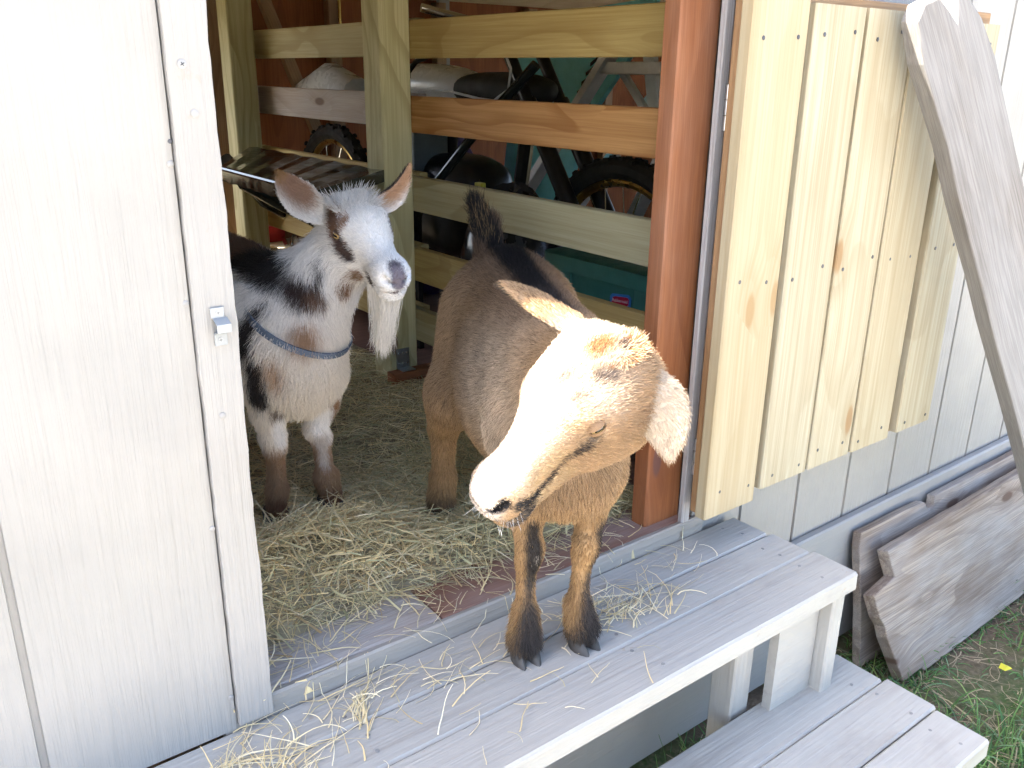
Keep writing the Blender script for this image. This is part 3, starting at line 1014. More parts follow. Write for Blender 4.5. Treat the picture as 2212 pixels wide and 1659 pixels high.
# odd bits on the back wall and floor
board('wall_brace', (.79, 2.40, 1.14), (1.00, 2.36, .55), (1, 0, 0), .045, .03, M_STUD, shed)
board('window_casing', (1.63, 2.435, .55), (1.63, 2.435, 1.14), (1, 0, 0), .055, .02, M_WHITEPAINT, shed, label='white window casing on the back wall')
m = MB()
m.tube([(1.10, 2.36, 1.14), (1.10, 2.36, 1.00)], .006, 8)
m.build('hanging_rod', M_GOLD, None, smooth=True, label='thin brass rod hanging at the back wall', cat='rod')
cb2 = empty('sunspot_sheet', (.85, 1.72, .03), label='pale sheet standing in for a sunlit patch under the feed tray, with metal bits', cat='board')
m = MB()
m.box((.68, 1.88, .025), (1.05, 2.40, .195))  # pale box stands in for a sunlit spot on the floor
m.build('sheet', plain('sunspot_pale', (.78, .70, .52), .7), cb2)
m = MB()
m.torus((.73, 2.08, .232), (.6, -.7, .2), .03, .005, 22, 6)
m.build('metal_ring', M_CHROME, cb2, smooth=True)
m = MB()
m.tube([(.74, 2.18, .205), (.80, 2.36, .21)], .009, 8)
m.build('metal_bar', M_CHROME, cb2, smooth=True)
m = MB()
m.box((.70, 2.33, .197), (.80, 2.40, .26))
m.build('red_box', M_REDPL, None, bevel=.004, label='small red plastic box glimpsed under the feed tray', cat='box')
# ------------------------------------------------------------------ goats
def nrm(v):
    v = np.asarray(v, float)
    return v / (np.linalg.norm(v, axis=-1, keepdims=True) + 1e-12)


def cone(a, ra, b, rb, k=.02, ln=.012, flow=None, reg='body', sub=False):
    a, b = V3(*a), V3(*b)
    return dict(t='c', a=a, b=b, ra=ra, rb=rb, k=k, ln=ln, flow=nrm(b - a) if flow is None else nrm(flow), reg=reg, sub=sub)


def ell(c, axes, rad, k=.02, ln=.012, flow=(0, 0, -1), reg='body', sub=False):
    return dict(t='e', c=V3(*c), R=np.array([nrm(q) for q in axes]), rad=V3(*rad), k=k, ln=ln, flow=nrm(flow), reg=reg, sub=sub)


def sdf(P, q):
    if q['t'] == 'c':
        ba = q['b'] - q['a']
        h = np.clip(((P - q['a']) @ ba) / (ba @ ba), 0, 1)
        return np.linalg.norm(P - q['a'] - h[..., None] * ba, axis=-1) - (q['ra'] + h * (q['rb'] - q['ra']))
    l = (P - q['c']) @ q['R'].T
    k0 = np.linalg.norm(l / q['rad'], axis=-1)
    k1 = np.linalg.norm(l / q['rad'] ** 2, axis=-1) + 1e-9
    return k0 * (k0 - 1) / k1


def bounds(q):
    if q['t'] == 'c':
        r_ = max(q['ra'], q['rb'])
        return np.minimum(q['a'], q['b']) - r_, np.maximum(q['a'], q['b']) + r_
    r_ = max(q['rad'])
    return q['c'] - r_, q['c'] + r_


def polygonise(prims, h):
    lo = np.min([bounds(q)[0] for q in prims if not q['sub']], 0) - .02
    hi = np.max([bounds(q)[1] for q in prims if not q['sub']], 0) + .02
    n = np.ceil((hi - lo) / h).astype(int) + 1
    D = np.full(n, .06, np.float32)
    for q in prims:
        a, b = bounds(q)
        i0 = np.maximum(((a - q['k'] - .012 - lo) / h).astype(int), 0)
        i1 = np.minimum(((b + q['k'] + .012 - lo) / h).astype(int) + 2, n)
        if np.any(i1 <= i0):
            continue
        gx, gy, gz = [lo[j] + h * np.arange(i0[j], i1[j]) for j in range(3)]
        P = np.stack(np.meshgrid(gx, gy, gz, indexing='ij'), -1)
        d = sdf(P, q).astype(np.float32)
        sl = tuple(slice(i0[j], i1[j]) for j in range(3))
        c = D[sl]
        k = q['k']
        if q['sub']:
            hh = np.clip(.5 - .5 * (c + d) / k, 0, 1)
            D[sl] = c + (-d - c) * hh + k * hh * (1 - hh)
        else:
            hh = np.clip(.5 + .5 * (c - d) / k, 0, 1)
            D[sl] = c + (d - c) * hh - k * hh * (1 - hh)
    S = D < 0
    cnt = np.zeros(n - 1, np.int8)
    for dx in (0, 1):
        for dy in (0, 1):
            for dz in (0, 1):
                cnt += S[dx:n[0] - 1 + dx, dy:n[1] - 1 + dy, dz:n[2] - 1 + dz]
    act = (cnt > 0) & (cnt < 8)
    idx = np.argwhere(act)
    cid = np.full(n - 1, -1, np.int32)
    cid[act] = np.arange(len(idx))
    corner = np.array([(i, j, k) for i in (0, 1) for j in (0, 1) for k in (0, 1)])
    val = np.stack([D[idx[:, 0] + c[0], idx[:, 1] + c[1], idx[:, 2] + c[2]] for c in corner], 1)
    acc = np.zeros((len(idx), 3))
    wsum = np.zeros(len(idx))
    for i in range(8):
        for j in range(i + 1, 8):
            if np.abs(corner[i] - corner[j]).sum() == 1:
                m = (val[:, i] < 0) != (val[:, j] < 0)
                t = val[:, i] / (val[:, i] - val[:, j] + 1e-12)
                pt = corner[i] + t[:, None] * (corner[j] - corner[i])
                acc += np.where(m[:, None], pt, 0)
                wsum += m
    V = lo + h * (idx + acc / wsum[:, None])
    Q = []
    for ax in range(3):
        u, v = (ax + 1) % 3, (ax + 2) % 3
        A = np.take(S, range(0, n[ax] - 1), ax)
        B = np.take(S, range(1, n[ax]), ax)
        e = np.argwhere(A != B)
        e = e[(e[:, u] > 0) & (e[:, v] > 0) & (e[:, u] < n[u] - 1) & (e[:, v] < n[v] - 1)]
        ins = S[e[:, 0], e[:, 1], e[:, 2]]

        def cell(du, dv):
            c = e.copy()
            c[:, u] -= du
            c[:, v] -= dv
            return cid[c[:, 0], c[:, 1], c[:, 2]]
        q4 = np.stack([cell(0, 0), cell(1, 0), cell(1, 1), cell(0, 1)], 1)
        q4[~ins] = q4[~ins][:, ::-1]
        Q.append(q4)
    Q = np.concatenate(Q)
    Q = Q[(Q >= 0).all(1)]
    # smooth a little
    E_ = np.concatenate([Q[:, [0, 1]], Q[:, [1, 2]], Q[:, [2, 3]], Q[:, [3, 0]]])
    for lam in (.5, .5):
        s_ = np.zeros_like(V)
        c_ = np.zeros(len(V))
        np.add.at(s_, E_[:, 0], V[E_[:, 1]])
        np.add.at(c_, E_[:, 0], 1)
        np.add.at(s_, E_[:, 1], V[E_[:, 0]])
        np.add.at(c_, E_[:, 1], 1)
        V = V + lam * (s_ / np.maximum(c_, 1)[:, None] - V)
    return V, Q


def normals(V, Q):
    fn = np.cross(V[Q[:, 2]] - V[Q[:, 0]], V[Q[:, 3]] - V[Q[:, 1]])
    N_ = np.zeros_like(V)
    for j in range(4):
        np.add.at(N_, Q[:, j], fn)
    return nrm(N_)


def ear(base, tip, face, width, cup=.35, bend=(0, 0, 0), base_w=.55, thick=.0028):
    """closed cupped ear; returns V, Q, flow, side (+1 inside of the cup)"""
    base, tip, face, bend = V3(*base), V3(*tip), V3(*face), V3(*bend)
    ns, nv = 18, 11
    ax = nrm(tip - base)
    V, fl, side = [], [], []
    for s_ in (1, -1):
        for i in range(ns):
            t = i / (ns - 1)
            c = base + (tip - base) * t + bend * (4 * t * (1 - t)) * .5 + bend * math.sin(math.pi * t) * .5
            wd = width * .5 * ((base_w + (1 - base_w) * min(1, t / .38) ** .8) if t < .38 else max(0.05, math.cos((t - .38) / .62 * math.pi / 2)) ** .72)
            t2 = t + .02
            tang = nrm((tip - base) + bend * (math.cos(math.pi * t) * math.pi * .5 + 2 * (1 - 2 * t)))
            fc = nrm(face - tang * (face @ tang))
            sd = np.cross(tang, fc)
            cu = cup * (1.25 - .6 * t)
            for j in range(nv):
                v = -1 + 2 * j / (nv - 1)
                edge = 1 - abs(v) ** 6
                V.append(c + sd * wd * math.sin(v * 1.25) / math.sin(1.25) + fc * (cu * wd * (v * v) + s_ * thick * .5 * edge))
                fl.append(tang)
                side.append(s_)
    V = np.array(V)
    Q = []
    m = ns * nv
    for i in range(ns - 1):
        for j in range(nv - 1):
            a = i * nv + j
            q = (a, a + 1, a + nv + 1, a + nv)
            Q.append(q)
            Q.append(tuple(m + k for k in q[::-1]))
    for i in range(ns - 1):
        for j, fwd in ((0, 1), (nv - 1, 0)):
            a, b = i * nv + j, (i + 1) * nv + j
            q = (a, b, m + b, m + a)
            Q.append(q if fwd else q[::-1])
    for j in range(nv - 1):
        a, b = (ns - 1) * nv + j, (ns - 1) * nv + j + 1
        Q.append((a, b, m + b, m + a))
    return V, np.array(Q), np.array(fl), np.array(side, float)


def head_prims(O, F, S_, U, L, ln=.009, muz=1.0, ef=.402, sw=1.0):
    H = lambda f, s, u: O + L * (f * F + s * sw * S_ + u * U)
    ax = (F, S_, U)
    E3 = lambda f, s, u, rf, rs, ru, k=.022, ln_=ln, **kw: ell(H(f, s, u), ax, (rf * L, rs * sw * L, ru * L), k, ln_, -F, 'head', **kw)
    P = [E3(.19, 0, -.21, .22, .20, .205, ln_=ln * 1.4), E3(.36, 0, -.20, .21, .165, .165),
         cone(H(.40, 0, -.205), .155 * L, H(.80, 0, -.275), .118 * L, .03, ln * .8, -F, 'head'),
         E3(.890, 0, -.290, .115, .130 * muz, .122, ln_=ln * .6),
         E3(.935, 0, -.335, .065, .095 * muz, .055, .012, ln * .5),
         cone(H(.27, 0, -.47), .125 * L, H(.80, 0, -.435), .078 * L, .03, ln, -F, 'head'),
         E3(.885, 0, -.445, .085, .090, .062, .012, ln * .7)]
    for s in (-1, 1):
        P += [E3(.33, s * .095, -.37, .18, .085, .15), E3(ef - .027, s * .148, -.125, .095, .045, .042, .016),
              E3(ef + .018, s * .140, -.235, .09, .05, .035, .014),
              E3(.10, s * .085, -.06, .075, .065, .065, .02, ln * 1.5),
              E3(.93, s * .055, -.265, .06, .042, .05, .012, ln * .4)]
    for s in (-1, 1):   # eye sockets, nostrils and mouth line
        P += [E3(ef, s * .215, -.180, .055, .040, .040, .010, sub=True),
              cone(H(.985, s * .036, -.290), .014 * L, H(.950, s * .098, -.250), .021 * L, .007, 0, -F, 'head', True),
              cone(H(1.0, s * .022, -.378), .008 * L, H(.86, s * .112, -.376), .014 * L, .006, 0, -F, 'head', True),
              cone(H(.86, s * .114, -.376), .013 * L, H(.68, s * .130, -.385), .010 * L, .008, 0, -F, 'head', True)]
    return P, H


def hair_obj(name, roots, mids, tips, rad, cols, mat, parent):
    """4-point strands"""
    n = len(roots)
    cu = bpy.data.hair_curves.new(name)
    cu.add_curves([4] * n)
    p0, p3 = roots, tips
    p1 = roots * .62 + mids * .38 + (mids - .5 * (roots + tips)) * .30
    p2 = mids * .45 + tips * .55 + (mids - .5 * (roots + tips)) * .18
    pos = np.stack([p0, p1, p2, p3], 1).astype(np.float32)
    cu.attributes['position'].data.foreach_set('vector', pos.ravel())
    r_ = cu.attributes.get('radius') or cu.attributes.new('radius', 'FLOAT', 'POINT')
    rr_ = np.outer(rad, [1, .9, .65, .12]).astype(np.float32)
    r_.data.foreach_set('value', rr_.ravel())
    a = cu.attributes.new('col', 'FLOAT_COLOR', 'CURVE')
    c4 = np.ones((n, 4), np.float32)
    c4[:, :3] = cols
    a.data.foreach_set('color', c4.ravel())
    cu.materials.append(mat)
    o = bpy.data.objects.new(name, cu)
    _put(o, Matrix.Identity(4), parent)
    return o


def fuzz(P, s, seed):
    """cheap smooth vector noise"""
    r_ = np.random.RandomState(seed)
    out = np.zeros((len(P), 3))
    for i in range(5):
        K = r_.randn(3, 3) * s * (1 + .6 * i)
        out += np.sin(P @ K + r_.rand(3) * 6.28) / (1 + .4 * i)
    return out / 2.2


T = NT('goat_hair')
_a = T.n('Attribute', attribute_name='col')
T.fin(_a.outputs['Color'], .55, spec=.25)
_tr = T.n('BsdfTranslucent')
T.t.links.new(_a.outputs['Color'], _tr.inputs[0])
_mx = T.n('MixShader')
_mx.inputs[0].default_value = .32
T.t.links.new(T.b.outputs[0], _mx.inputs[1])
T.t.links.new(_tr.outputs[0], _mx.inputs[2])
T.t.links.new(_mx.outputs[0], T.out.inputs[0])
M_HAIR = T.m
M_SKIN = attr_mat('goat_skin', .6, .25)
M_HOOF = plain('dark_hoof', (.055, .05, .045), .55, 0, .4)
T = NT('goat_eye')
_p = T.coord('Object', rnd=False)
_s = T.n('SeparateXYZ')
T.put(_s.inputs[0], _p)
_r2 = T.math('SQRT', T.math('ADD', T.math('POWER', _s.outputs[0], 2.0), T.math('POWER', _s.outputs[1], 2.0)))
_pu = T.math('MULTIPLY', T.math('LESS_THAN', T.math('ABSOLUTE', _s.outputs[1]), .17), T.math('LESS_THAN', T.math('ABSOLUTE', _s.outputs[0]), .50))
_c = T.mix(T.ramp(T.noise(_p, 9, 3), .35, .7), (.42, .29, .13), (.25, .16, .06))
_c = T.mix(T.ramp(_r2, .70, .80), _c, (.05, .035, .03))
_c = T.mix(_pu, _c, (.004, .004, .005))
T.fin(_c, .06, spec=.6)
M_EYE = T.m
M_LID = plain('tan_eyelid_skin', (.26, .16, .09), .7, 0, .5, .2, 150)
M_LID2 = plain('brown_eyelid_skin', (.12, .075, .055), .7, 0, .5, .2, 150)


def make_goat(nm, loc, label, prims, H, hd, ears, blobs, seed, eye_s, hooves, base_col, dens=1.0, group=None, hskip=(), rad0=.00024, eyef=.402, lid=None, lidop=.45, rnd=.18, grizz=0.0):
    root = empty(nm, loc, label=label, cat='goat', group=group)
    O, F, S_, U, L = hd
    V, Q = polygonise(prims, .0034)
    nb = len(V)
    pos = [q for q in prims if not q['sub']]
    flow = np.zeros((nb, 3))
    ln = np.zeros(nb)
    ws = np.zeros(nb)
    for q in pos:
        wt = np.exp(-np.clip(sdf(V, q), -.01, 1) / .010) + 1e-9
        flow += wt[:, None] * q['flow']
        ln += wt * q['ln']
        ws += wt
    flow /= ws[:, None]
    ln /= ws
    side = np.zeros(nb)
    cidx = np.zeros(nb)
    Vs, Qs, Fs, Ls, Ss = [V], [Q], [flow], [ln], [side]
    off = nb
    for e in ears:
        ev, eq, ef, es = ear(*e)
        Vs.append(ev)
        Qs.append(eq + off)
        Fs.append(ef)
        Ls.append(np.where(es > 0, .009, .006))
        Ss.append(es)
        off += len(ev)
    V, Q, flow, ln, side = np.concatenate(Vs), np.concatenate(Qs), np.concatenate(Fs), np.concatenate(Ls), np.concatenate(Ss)
    Nn = normals(V, Q)

    def colour(P, sd):
        c = base_col(P)
        for b in blobs:
            a, e, r_, rgb, soft = b[:5]
            ba = V3(*e) - V3(*a)
            h = np.clip(((P - V3(*a)) @ ba) / (ba @ ba + 1e-9), 0, 1)
            d = np.linalg.norm(P - V3(*a) - h[:, None] * ba, axis=1)
            r2 = b[5] if len(b) > 5 else r_
            rr_ = r_ + h * (r2 - r_)
            m = np.clip((rr_ - d) / soft + .5, 0, 1)
            if len(b) > 6 and b[6] == 'body':
                m = m * (sd == 0)
            if len(b) > 6 and b[6] == 'in':
                m = m * (sd > 0)
            if len(b) > 6 and b[6] == 'out':
                m = m * (sd < 0)
            c = c + (V3(*rgb) - c) * (m * m * (3 - 2 * m))[:, None]
        return c
    me = mesh_np('body', V, [Q], True)
    cv = colour(V, side)
    set_col(me, cv * .85)
    body = obj('body', me, M_SKIN, root)
    # ---- fur
    r_ = np.random.RandomState(seed)
    tri = np.concatenate([Q[:, [0, 1, 2]], Q[:, [0, 2, 3]]])
    ar = .5 * np.linalg.norm(np.cross(V[tri[:, 1]] - V[tri[:, 0]], V[tri[:, 2]] - V[tri[:, 0]]), axis=1)
    n = int(dens * 430000 * ar.sum())
    ti = np.searchsorted(np.cumsum(ar) / ar.sum(), r_.rand(n))
    ti = np.clip(ti, 0, len(tri) - 1)
    u1, u2 = r_.rand(n), r_.rand(n)
    fl_ = u1 + u2 > 1
    u1[fl_], u2[fl_] = 1 - u1[fl_], 1 - u2[fl_]
    B = np.stack([1 - u1 - u2, u1, u2], 1)
    t3 = tri[ti]
    mixv = lambda A: (A[t3] * (B[..., None] if A.ndim == 2 else B)).sum(1)
    P, N_, FL, LN, SD = mixv(V), nrm(mixv(Nn)), mixv(flow), mixv(ln), side[t3[:, 0]]
    keep = np.ones(n, bool)
    for (c, rr_) in hskip:
        keep &= np.linalg.norm(P - c, axis=1) > rr_
    P, N_, FL, LN, SD = P[keep], N_[keep], FL[keep], LN[keep], SD[keep]
    n = len(P)
    FL = FL + .22 * fuzz(P, 40, seed + 1)
    tg = FL - N_ * (FL * N_).sum(1, keepdims=True)
    tn = np.linalg.norm(tg, axis=1, keepdims=True)
    tg = tg / np.maximum(tn, .15)
    tg = nrm(tg + rnd * r_.randn(n, 3))
    lift = .20 + .16 * r_.rand(n)[:, None]
    LN = LN * (.65 + .6 * r_.rand(n))
    d1 = nrm(tg + (lift + .25) * N_)
    d2 = nrm(tg + (lift * .45) * N_ + V3(0, 0, -.12))
    mid = P + d1 * (LN * .5)[:, None]
    tip = mid + d2 * (LN * .5)[:, None]
    cc = colour(P + r_.randn(n, 3) * .0026 - tg * (LN * .25 * r_.rand(n))[:, None], SD)
    if grizz:
        dk = (r_.rand(n) < grizz) & (np.linalg.norm(P - (O + L * (.45 * F - .25 * U)), axis=1) > .6 * L)
        cc[dk] = cc[dk] * .42
        pl = r_.rand(n) < grizz * .6
        cc[pl] = cc[pl] * 1.35
    cc = np.clip(cc * (.88 + .24 * r_.rand(n))[:, None] + .008 * r_.randn(n, 1), .004, .95)
    hair_obj('fur', P - N_ * .001, mid, tip, np.full(n, rad0) * (.7 + .6 * r_.rand(n)), cc, M_HAIR, root)
    # ---- eyes
    hv = V[:nb]
    for s in (-1, 1):
        c = H(eyef, s * eye_s, -.180)
        lf, lu, lsd = (hv - c) @ F, (hv - c) @ U, (hv - c) @ S_ * s
        near = (np.hypot(lf, lu) < .006) & (lsd > -.02) & (lsd < .05)
        rr_ = .051 * L
        if near.any():
            c = c + S_ * s * (lsd[near].max() - .62 * rr_)
        zd = nrm(s * S_ * .93 + F * .22 + U * .16)
        xd = nrm(F - zd * (F @ zd))
        yd = np.cross(zd, xd) * (1 if np.cross(zd, xd) @ U > 0 else -1)
        xd = np.cross(yd, zd)
        Mx = Matrix(((xd[0] * rr_, yd[0] * rr_, zd[0] * rr_, c[0]), (xd[1] * rr_, yd[1] * rr_, zd[1] * rr_, c[1]), (xd[2] * rr_, yd[2] * rr_, zd[2] * rr_, c[2]), (0, 0, 0, 1)))
        vs, fs = [], []
        for i in range(13):
            th = math.pi * i / 12
            for j in range(20):
                ph = 2 * math.pi * j / 20
                vs.append((math.sin(th) * math.cos(ph), math.sin(th) * math.sin(ph), math.cos(th)))
        for i in range(12):
            for j in range(20):
                fs.append((i * 20 + j, (i + 1) * 20 + j, (i + 1) * 20 + (j + 1) % 20, i * 20 + (j + 1) % 20))
        em = mesh_np('eye', vs, [fs], True)
        # lids: shells swept about the corner-to-corner axis
        for nm_, a0, a1 in (('upper_eyelid', lidop, 2.4), ('lower_eyelid', -.5 * lidop - .16, -2.4)):
            lv, lfc = [], []
            for i in range(9):
                a = a0 + (a1 - a0) * i / 8
                for j in range(15):
                    b = -1.45 + 2.9 * j / 14
                    ar_ = a * (1 - .75 * abs(b / 1.45) ** 2.2) if i == 0 else a
                    k_ = 1.13 if i else 1.10
                    lv.append((k_ * math.sin(b), k_ * math.cos(b) * math.sin(ar_), k_ * math.cos(b) * math.cos(ar_)))
            for i in range(8):
                for j in range(14):
                    q = (i * 15 + j, i * 15 + j + 1, (i + 1) * 15 + j + 1, (i + 1) * 15 + j)
                    lfc.append(q)
            obj(nm_, mesh_np(nm_, lv, [lfc], True), lid, root, Mx)
        obj('eye', em, M_EYE, root, Mx)
    # ---- hooves: two claws each
    for (hc, td, w_) in hooves:
        hc, td = V3(*hc), nrm(V3(*td))
        sd_ = np.cross(td, V3(0, 0, 1))
        m = MB()
        for s in (-1, 1):
            c0 = hc + sd_ * s * .0115 * w_
            rings = []
            for (z, fwd, la, wa) in ((.0, .006, .021, .0100), (.008, .003, .0195, .0102), (.024, -.007, .014, .0095), (.030, -.009, .009, .006)):
                rings.append([c0 + td * (fwd + la * math.cos(2 * math.pi * j / 12)) * w_ + sd_ * (wa * math.sin(2 * math.pi * j / 12) * (1 - .35 * max(0, math.cos(2 * math.pi * j / 12)))) * w_ + V3(0, 0, z * w_) for j in range(12)])
            vs = [v for g in rings for v in g]
            fs = [(i * 12 + j, i * 12 + (j + 1) % 12, (i + 1) * 12 + (j + 1) % 12, (i + 1) * 12 + j) for i in range(3) for j in range(12)]
            fs += [tuple(range(11, -1, -1)), tuple(36 + j for j in range(12))]
            m.add(vs, fs)
        m.build('hoof', M_HOOF, root, smooth=True)
    return root, body, V, Nn


def strands(name, roots, dirs, length, spread, rad, cols, parent, seed, sag=.5):
    """long free hair: beard, tuft, tail"""
    r_ = np.random.RandomState(seed)
    n = len(roots)
    d = nrm(np.asarray(dirs) + spread * r_.randn(n, 3))
    L_ = np.asarray(length) * (.55 + .55 * r_.rand(n))
    mid = roots + d * (L_ * .5)[:, None]
    d2 = nrm(d * (1 - sag) + sag * np.asarray(dirs) + .12 * r_.randn(n, 3))
    tip = mid + d2 * (L_ * .5)[:, None]
    return hair_obj(name, roots, mid, tip, np.full(n, rad), cols, M_HAIR, parent)


# ---- front goat: tan, black dorsal stripe
G1O, G1L = V3(.0432, -.3196, .5728), .230
G1F, G1S, G1U = nrm(V3(-.8749, -.0375, -.4829)), nrm(V3(0.1227, -0.9817, -0.1459)), nrm(V3(-0.4686, -0.1870, 0.8634))
P1, H1 = head_prims(G1O, G1F, G1S, G1U, G1L, .0052, 1.0, .402, 1.13)
bd = nrm(V3(.43, .90, 0))                 # body axis towards the tail
rt = nrm(V3(-.90, .43, 0))                # the goat's right
BK = bd * .9 + V3(0, 0, -.25)
sk = lambda c, s, z: V3(.232, .03, 0) + bd * c + rt * s + V3(0, 0, z)
B1 = [
    ell(sk(.10, 0, .375), (bd, rt, (0, 0, 1)), (.235, .102, .136), .05, .015, BK),
    ell(sk(-.10, 0, .375), (bd, rt, (0, 0, 1)), (.14, .070, .118), .08, .013, BK),
    ell(sk(.26, 0, .405), (bd, rt, (0, 0, 1)), (.125, .092, .115), .05, .013, BK),
    cone(sk(-.14, 0, .445), .055, sk(.26, 0, .470), .060, .05, .016, BK),
    ell(sk(.09, .0, .325), (bd, rt, (0, 0, 1)), (.185, .108, .122), .06, .016, BK),
    cone(sk(-.10, -.01, .41), .076, G1O + G1L * (.12 * G1F - .32 * G1U), .064, .05, .014, bd * .8 + V3(0, 0, -.5), 'neck'),
    cone(sk(-.13, 0, .34), .088, sk(-.19, 0, .30), .062, .05, .016, (0, 0, -1), 'chest'),
    # fore right
    cone(sk(-.11, .034, .370), .050, (.114, -.098, .285), .037, .05, .013, (0, 0, -1), 'leg'),
    cone((.108, -.098, .285), .040, (.098, -.110, .235), .0215, .02, .008, (0, 0, -1), 'leg'),
    cone((.098, -.110, .235), .0205, (.101, -.117, .180), .0180, .012, .006, (0, 0, -1), 'leg'),
    cone((.101, -.119, .185), .0185, (.099, -.117, .165), .0165, .01, .006, (0, 0, -1), 'leg'),
    cone((.098, -.114, .16), .0135, (.097, -.114, .085), .0130, .012, .0065, (0, 0, -1), 'leg'),
    cone((.097, -.114, .072), .0185, (.092, -.120, .034), .0225, .012, .017, (0, 0, -1), 'foot'),
    # fore left
    cone(sk(-.12, -.048, .38), .054, (.222, -.120, .275), .040, .035, .013, (0, 0, -1), 'leg'),
    cone((.222, -.120, .275), .040, (.198, -.138, .222), .0225, .02, .008, (0, 0, -1), 'leg'),
    cone((.198, -.138, .222), .0205, (.187, -.146, .172), .0180, .012, .006, (0, 0, -1), 'leg'),
    cone((.186, -.146, .178), .0185, (.185, -.144, .158), .0165, .01, .006, (0, 0, -1), 'leg'),
    cone((.185, -.141, .155), .0135, (.180, -.141, .085), .0130, .012, .0065, (0, 0, -1), 'leg'),
    cone((.179, -.141, .072), .0185, (.183, -.148, .034), .0225, .012, .017, (0, 0, -1), 'foot'),
]
for s, dx in ((1, V3(0, 0, 0)), (-1, V3(.150, -.075, 0))):
    B1 += [
        cone(sk(.24, s * .045, .42), .078, V3(.212, .235, .29) + dx, .047, .04, .015, (0, .15, -1), 'leg'),
        cone(V3(.205, .235, .30) + dx, .050, V3(.228, .305, .205) + dx, .026, .02, .012, (0, .2, -1), 'leg'),
        cone(V3(.228, .306, .205) + dx, .0235, V3(.213, .287, .115) + dx, .0165, .012, .010, (0, 0, -1), 'leg'),
        cone(V3(.212, .286, .112) + dx, .0215, V3(.201, .277, .070) + dx, .0225, .012, .017, (0, 0, -1), 'foot'),
    ]
tb, tm, tt = V3(.358, .335, .512), V3(.362, .356, .562), V3(.345, .362, .600)
B1 += [cone(tb, .026, tm, .017, .02, .026, tm - tb, 'tail'), cone(tm, .016, tt, .007, .01, .034, tt - tm, 'tail')]
TAN, GREYTAN, BLK, LEGTAN = V3(.40, .265, .148), V3(.49, .385, .28), V3(.018, .016, .016), V3(.42, .26, .12)


def base1(P):
    q = P - sk(0, 0, 0)
    h = np.clip((P[:, 2] - .18) / .14, 0, 1)[:, None]
    c = LEGTAN * (1 - h) + TAN * h
    f_ = np.clip(1 - np.linalg.norm((P - sk(-.08, .10, .40)) / V3(.20, .24, .15), axis=1), 0, 1)[:, None]
    c = c + (GREYTAN - c) * np.clip(1.6 * f_, 0, 1)
    return c * (1 + .16 * fuzz(P, 28, 77)[:, :1])


